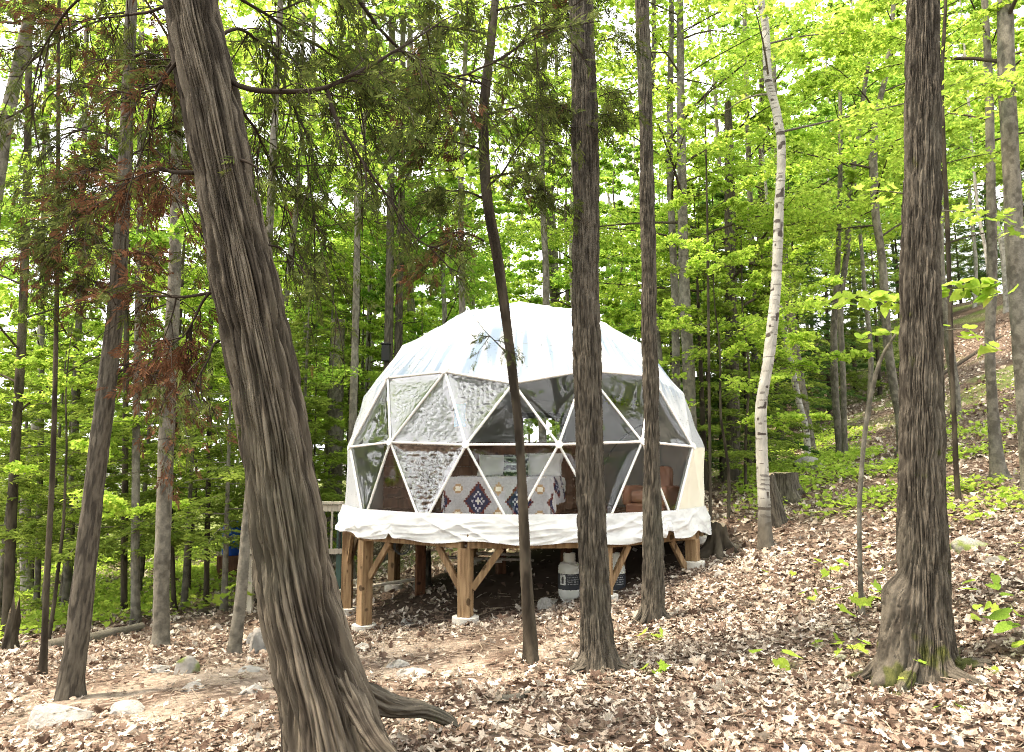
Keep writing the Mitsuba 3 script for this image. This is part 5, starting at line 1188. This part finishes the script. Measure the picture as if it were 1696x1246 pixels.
def basswood():
    rng = np.random.default_rng(8)
    t = thing('basswood_tree', 'young basswood with large heart-shaped leaves whose boughs pass the thick dark trunk', 'tree')
    x, Y = at(1535, 600, 6.6)[:2]; g = float(gz(x, Y))
    path = np.array([(x + 0.02, Y, g - 0.1, 0.035), (x, Y, 1.5, 0.03), (x - 0.02, Y, 3.0, 0.022), (x, Y, 5.5, 0.012)])
    mesh, uv = trunk_mesh(path, 10, 0.2, smooth_disp); obj('trunk', mesh, 'bark_grey', t, smooth=True, uv=uv)
    bough(t, [(1535, 520, 6.6), (1480, 500, 6.5), (1430, 492, 6.4), (1372, 505, 6.3)], 42, 0.125, rng)
    bough(t, [(1535, 480, 6.6), (1580, 478, 6.5), (1620, 475, 6.4), (1660, 490, 6.4)], 36, 0.12, rng)
    bough(t, [(1535, 560, 6.6), (1585, 545, 6.4), (1620, 552, 6.3), (1655, 572, 6.2)], 10, 0.13, rng)
    bough(t, [(1535, 560, 6.6), (1480, 545, 6.5), (1440, 555, 6.4), (1425, 565, 6.3)], 9, 0.12, rng)
    bough(t, [(1530, 330, 6.6), (1490, 320, 6.5), (1450, 318, 6.4), (1425, 325, 6.4)], 18, 0.11, rng, half=MAPLE_H)
    bough(t, [(1535, 350, 6.6), (1590, 350, 6.5), (1640, 358, 6.4), (1690, 380, 6.4)], 26, 0.11, rng, half=MAPLE_H)
basswood()

# ------------------------------------------------------------------ rocks, stumps, logs
def rock(px, py, Y, w, h, lab, mat='rock', seed=0, sq=0.8):
    rng = np.random.default_rng(50 + seed)
    m = trimesh.creation.icosphere(subdivisions=4, radius=1.0)
    v = m.vertices.copy()
    pl = unit(rng.normal(size=(11, 3)))
    for q in pl:                                   # knock flat faces off the boulder
        d = v @ q; lim = rng.uniform(0.62, 0.9); v -= np.clip(d - lim, 0, None)[:, None] * q * 0.9
    v *= 1 + 0.22 * (meshkit.fbm(v * 2.2 + seed * 3.1, 4, seed) - 0.5)[:, None]
    b = at(px, py, Y); W = w / FPX * Y / 2; H = h / FPX * Y
    v = v * [W, W * sq, H * 0.85]
    a = rng.uniform(-0.5, 0.5); v = v @ np.array([[math.cos(a), -math.sin(a), 0], [math.sin(a), math.cos(a), 0], [0, 0, 1]]).T
    v += [b[0], b[1] + W * sq * 0.5, float(gz(b[0], b[1] + W * sq * 0.5)) - H * 0.08]
    m.vertices = v
    key = obj('rock', m, mat, smooth=50)
    tag(key, lab, 'rock')
for i, (px, py, Y, w, h, lab, mat) in enumerate((
    (75, 1212, 5.7, 120, 42, 'large pale grey rock by the foot of the leaning grey trunk at the lower left', 'rock'),
    (305, 1112, 7.4, 42, 34, 'dark-sided angular rock left of the cedar', 'mossy_rock'), (262, 1114, 7.5, 42, 20, 'flat grey rock beside the dark-sided angular rock', 'rock'),
    (205, 1190, 5.9, 70, 18, 'low half-buried rock right of the large pale rock', 'rock'), (413, 1172, 6.2, 40, 16, 'small white rock close left of the cedar base', 'rock'), (318, 1152, 6.6, 40, 14, 'white flat stone on the open slope left of the cedar', 'rock'),
    (415, 1120, 7.3, 46, 14, 'flat pale slab below the leaning grey sapling', 'rock'), (428, 1068, 8.9, 36, 60, 'white boulder directly behind the left edge of the cedar', 'rock'), (418, 1035, 9.6, 26, 30, 'smaller white boulder behind the white boulder at the cedar', 'rock'),
    (685, 1122, 6.3, 62, 24, 'pale rounded rock right of the cedar roots', 'rock'), (660, 1100, 6.9, 44, 14, 'flat stone just behind the pale rounded rock', 'rock'), (600, 1085, 8.4, 36, 16, 'white stone in front of the left platform post', 'rock'), (628, 1065, 9.1, 14, 10, 'egg-shaped white pebble near the left platform post', 'rock'),
    (675, 1020, 10.6, 26, 14, 'grey stone in the shade under the platform', 'rock'), (905, 1012, 10.0, 36, 22, 'broken grey stone in front of the gas tank slab', 'rock'), (938, 1014, 9.9, 22, 16, 'white stone beside the broken grey stone at the slab', 'rock'), (1014, 1012, 9.9, 20, 12, 'reddish stone right of the middle trunk at the slab', 'mossy_rock'),
    (1345, 782, 16.5, 60, 26, 'big mossy boulder on the slope behind the stumps', 'mossy_rock'), (1612, 858, 8.8, 66, 30, 'grey boulder at the right below the forked trunk', 'mossy_rock'), (1306, 890, 10.4, 34, 10, 'flat white stone right of the birch foot', 'rock'), (1488, 890, 8.6, 30, 12, 'pale stone left of the thick dark trunk', 'rock'),
    (1627, 1122, 5.0, 22, 14, 'white pebble right of the mossy trunk base', 'rock'), (1393, 1186, 4.6, 28, 16, 'grey pebble in the litter left of the mossy trunk root', 'rock'), (1684, 1150, 4.6, 22, 12, 'pale pebble at the lower right edge', 'rock'), (1585, 1225, 4.1, 30, 14, 'dusty stone in the lower right corner', 'rock'), (1195, 962, 9.9, 22, 14, 'dark lump of rock in front of the right platform post', 'mossy_rock'), (1660, 885, 7.6, 50, 20, 'grey stone behind the heart-leaved shrub', 'mossy_rock'), (1604, 1185, 4.55, 18, 10, 'small rounded pebble below the mossy trunk', 'rock'))):
    rock(px, py, Y, w, h, lab, mat, i)

def stump(px, py, Y, w, h, lab, name='stump', lean=(0, 0), jag=0.1, seed=0, bark='bark_brown', flare=0.5, cat='stump'):
    b = at(px, py, Y); r = w / FPX * Y / 2; H = h / FPX * Y; g = float(gz(b[0], b[1]))
    t = thing(name, lab, cat)
    path = [(b[0], b[1], g - 0.15, r * 1.05), (b[0] + lean[0] * 0.3, b[1], g + 0.3 * H, r), (b[0] + lean[0], b[1] + lean[1], g + H, r * 0.9)]
    (V, F), uv = trunk_mesh(path, 44, 0.03, furrow_disp(0.10 * r, 5, 2.2), flare=(r * flare, 0.12, g), lobes=(5, 0.7), seed=seed)
    topz = g + H
    th = np.arctan2(V[:, 1] - b[1] - lean[1], V[:, 0] - b[0] - lean[0])
    up = np.clip((V[:, 2] - g) / H, 0, 1) ** 4
    V[:, 2] += up * jag * (meshkit.noise(np.stack([np.cos(th) * 2.2, np.sin(th) * 2.2, 0 * th + seed], 1), 3) - 0.4)
    n = len(V) - 1
    obj('bark', (V, F[:-44]), bark, t, smooth=True, uv=uv)
    rim = V[n - 45:n]; k = np.arange(44)
    cap = np.vstack([rim, rim.mean(0, keepdims=True)])
    obj('cut_face', (cap, np.stack([k, k + 1, np.full(44, 45)], 1)), 'cut_wood', t)
stump(1303, 828, 14.0, 40, 42, 'sawn stump on the slope right of the birch', jag=0.02, seed=1, flare=0.6)
stump(1288, 868, 12.4, 28, 82, 'tall broken stump leaning close against the birch', lean=(-0.16, 0), jag=0.12, seed=2, flare=0.2)
stump(1190, 928, 11.5, 28, 46, 'dark rotten stump with spreading roots at the right end of the platform', jag=0.10, seed=3, bark='bark_dark', flare=1.3)
stump(14, 1078, 11.0, 18, 62, 'dark splintered stump at the left edge', lean=(0.06, 0), jag=0.5, seed=4, bark='bark_dark')
stump(700, 1000, 13.6, 26, 60, 'grey log section standing in the shade behind the platform', jag=0.02, seed=5, bark='bark_grey', flare=0.1)
def log(pts, r, lab, name='fallen_log', bark='bark_grey', sides=16):
    p = smooth_path([np.r_[at(*q)[:2], 0] for q in pts], 30); p[:, 2] = gz(p[:, 0], p[:, 1]) + r * 0.6
    k = np.convolve(np.pad(p[:, 2], 4, mode='edge'), np.ones(9) / 9, 'valid'); p[:, 2] = k
    v, f = tube(p, r * np.linspace(1, 0.75, 30), sides)
    v = v + 0.3 * r * (meshkit.fbm(v * 6, 3, 3) - 0.5)[:, None]
    t = thing(name, lab, 'log' if r > 0.03 else 'branch')
    obj('stem', (v, f), bark, t, smooth=50)
log([(75, 1085, 10.5), (160, 1066, 11.3), (235, 1045, 12.2)], 0.09, 'grey fallen log lying behind the pale straight trunk at the left')
log([(820, 1172, 5.25), (850, 1166, 5.3), (882, 1152, 5.45)], 0.03, 'short grey branch lying in the litter right of the cedar')
log([(660, 1196, 4.9), (700, 1192, 4.95), (735, 1186, 5.0)], 0.022, 'pale stick beside the cedar root', bark='bark_grey')
log([(1240, 915, 10.4), (1260, 908, 10.6), (1285, 912, 10.5)], 0.025, 'crooked stick at the foot of the birch')
log([(1330, 770, 20), (1400, 742, 21), (1440, 728, 22)], 0.07, 'dark fallen log on the slope behind the pale pair', bark='bark_dark')
log([(1540, 600, 27), (1600, 570, 28), (1660, 545, 29)], 0.08, 'fallen log high on the right hillside', bark='bark_dark')
log([(1455, 862, 9.2), (1490, 856, 9.2), (1530, 850, 9.3)], 0.04, 'dark mossy log behind the thick dark trunk', bark='bark_dark')
log([(1248, 700, 15), (1280, 735, 14.5), (1310, 790, 13.5)], 0.02, 'thin pale pole lying on the bank right of the birch')
log([(330, 1030, 13.5), (380, 1012, 14), (440, 1000, 14.5)], 0.07, 'mossy fallen log at the edge of the herbs left of the cedar', bark='bark_dark')

# ------------------------------------------------------------------ things under and beside the platform
rl = thing('deck_railing', 'weathered timber deck railing left of the dome', 'railing')
xr, yr = (-4.6, -2.95), 13.2
obj('handrail', bar((xr[0], yr, 0.88), (xr[1], yr, 0.88), 0.14, 0.045), 'weathered_timber', rl)
obj('upper_rail', bar((xr[0], yr + 0.01, 0.79), (xr[1], yr + 0.01, 0.79), 0.05, 0.11), 'weathered_timber', rl)
obj('lower_rail', bar((xr[0], yr, 0.05), (xr[1], yr, 0.05), 0.05, 0.09), 'weathered_timber', rl)
for k in range(12):
    x = xr[0] + 0.06 + k * 0.14
    obj('baluster', placed(rbox(0.035, 0.035, 0.66, 0.004, 3), xf((x, yr + 0.005, 0.415))), 'black' if k % 2 else 'weathered_timber', rl)
for x in (-4.55, -3.02):
    g = float(gz(x, yr)); obj('rail_post', placed(rbox(0.09, 0.09, 0.92 - g, 0.006, 3), xf((x, yr + 0.10, (0.80 + g) / 2))), 'green_metal' if x > -4 else 'weathered_timber', rl)
for i, (a, b, mat, lab) in enumerate((((-1.05, 12.3, 0.06), (0.35, 12.6, -0.02), 'weathered_timber', 'long pale plank stored under the platform'), ((-0.55, 12.0, 0.16), (0.1, 12.2, 0.12), 'weathered_timber', 'short plank above the long one under the platform'),
        ((-0.72, 11.3, 0.36), (-0.40, 11.5, 0.33), 'concrete', 'whitish board end hanging below the platform joists'), ((-0.35, 11.6, 0.08), (-0.18, 11.7, 0.08), 'concrete', 'small white block under the platform'), ((-2.9, 12.8, -0.55), (-1.7, 13.4, -0.45), 'weathered_timber', 'grey plank lying across behind the left posts'))):
    tag(obj('plank', bar(a, b, 0.12, 0.035), mat), lab, 'plank')
coil = Acc(); rng = np.random.default_rng(3)
for k in range(5):
    th = np.linspace(0, 2 * np.pi, 30); rr = 0.10 + 0.02 * rng.uniform()
    coil.add(*tube(np.stack([-1.62 + rr * np.cos(th) + 0.01 * rng.normal(), 11.2 + 0.015 * k + 0 * th, 0.36 + rr * 1.1 * np.sin(th)], 1), 0.005, 5, cap=False))
tag(coil.build('cable_coil', 'frame_grey'), 'coil of grey cable hung under the platform rim', 'cable')
bt = at(386, 900, 20)
bd = thing('blue_barrel', 'blue plastic barrel among the trees left of the cedar', 'barrel')
m = trimesh.creation.revolve(np.array([(0, 0), (0.24, 0), (0.27, 0.05), (0.28, 0.25), (0.295, 0.27), (0.28, 0.29), (0.28, 0.55), (0.295, 0.57), (0.28, 0.59), (0.26, 0.85), (0.22, 0.88), (0, 0.88)]), sections=28)
gb = float(gz(bt[0], bt[1])); obj('body', placed(m, xf((bt[0], bt[1], gb + 0.55))), 'blue_plastic', bd, smooth=40)
obj('stand', placed(rbox(0.6, 0.6, 0.58, 0.02, 3), xf((bt[0], bt[1], gb + 0.27))), 'dark_timber', bd)
bl = at(639, 585, 17.8)
lb = thing('tree_box', 'small black box fixed to the trunk behind the left shoulder of the dome', 'box')
obj('body', placed(rbox(0.20, 0.16, 0.40, 0.02, 3), xf(bl)), 'black', lb)
obj('lid', placed(rbox(0.24, 0.20, 0.04, 0.01, 3), xf(bl + [0, 0, 0.225])), 'black', lb)
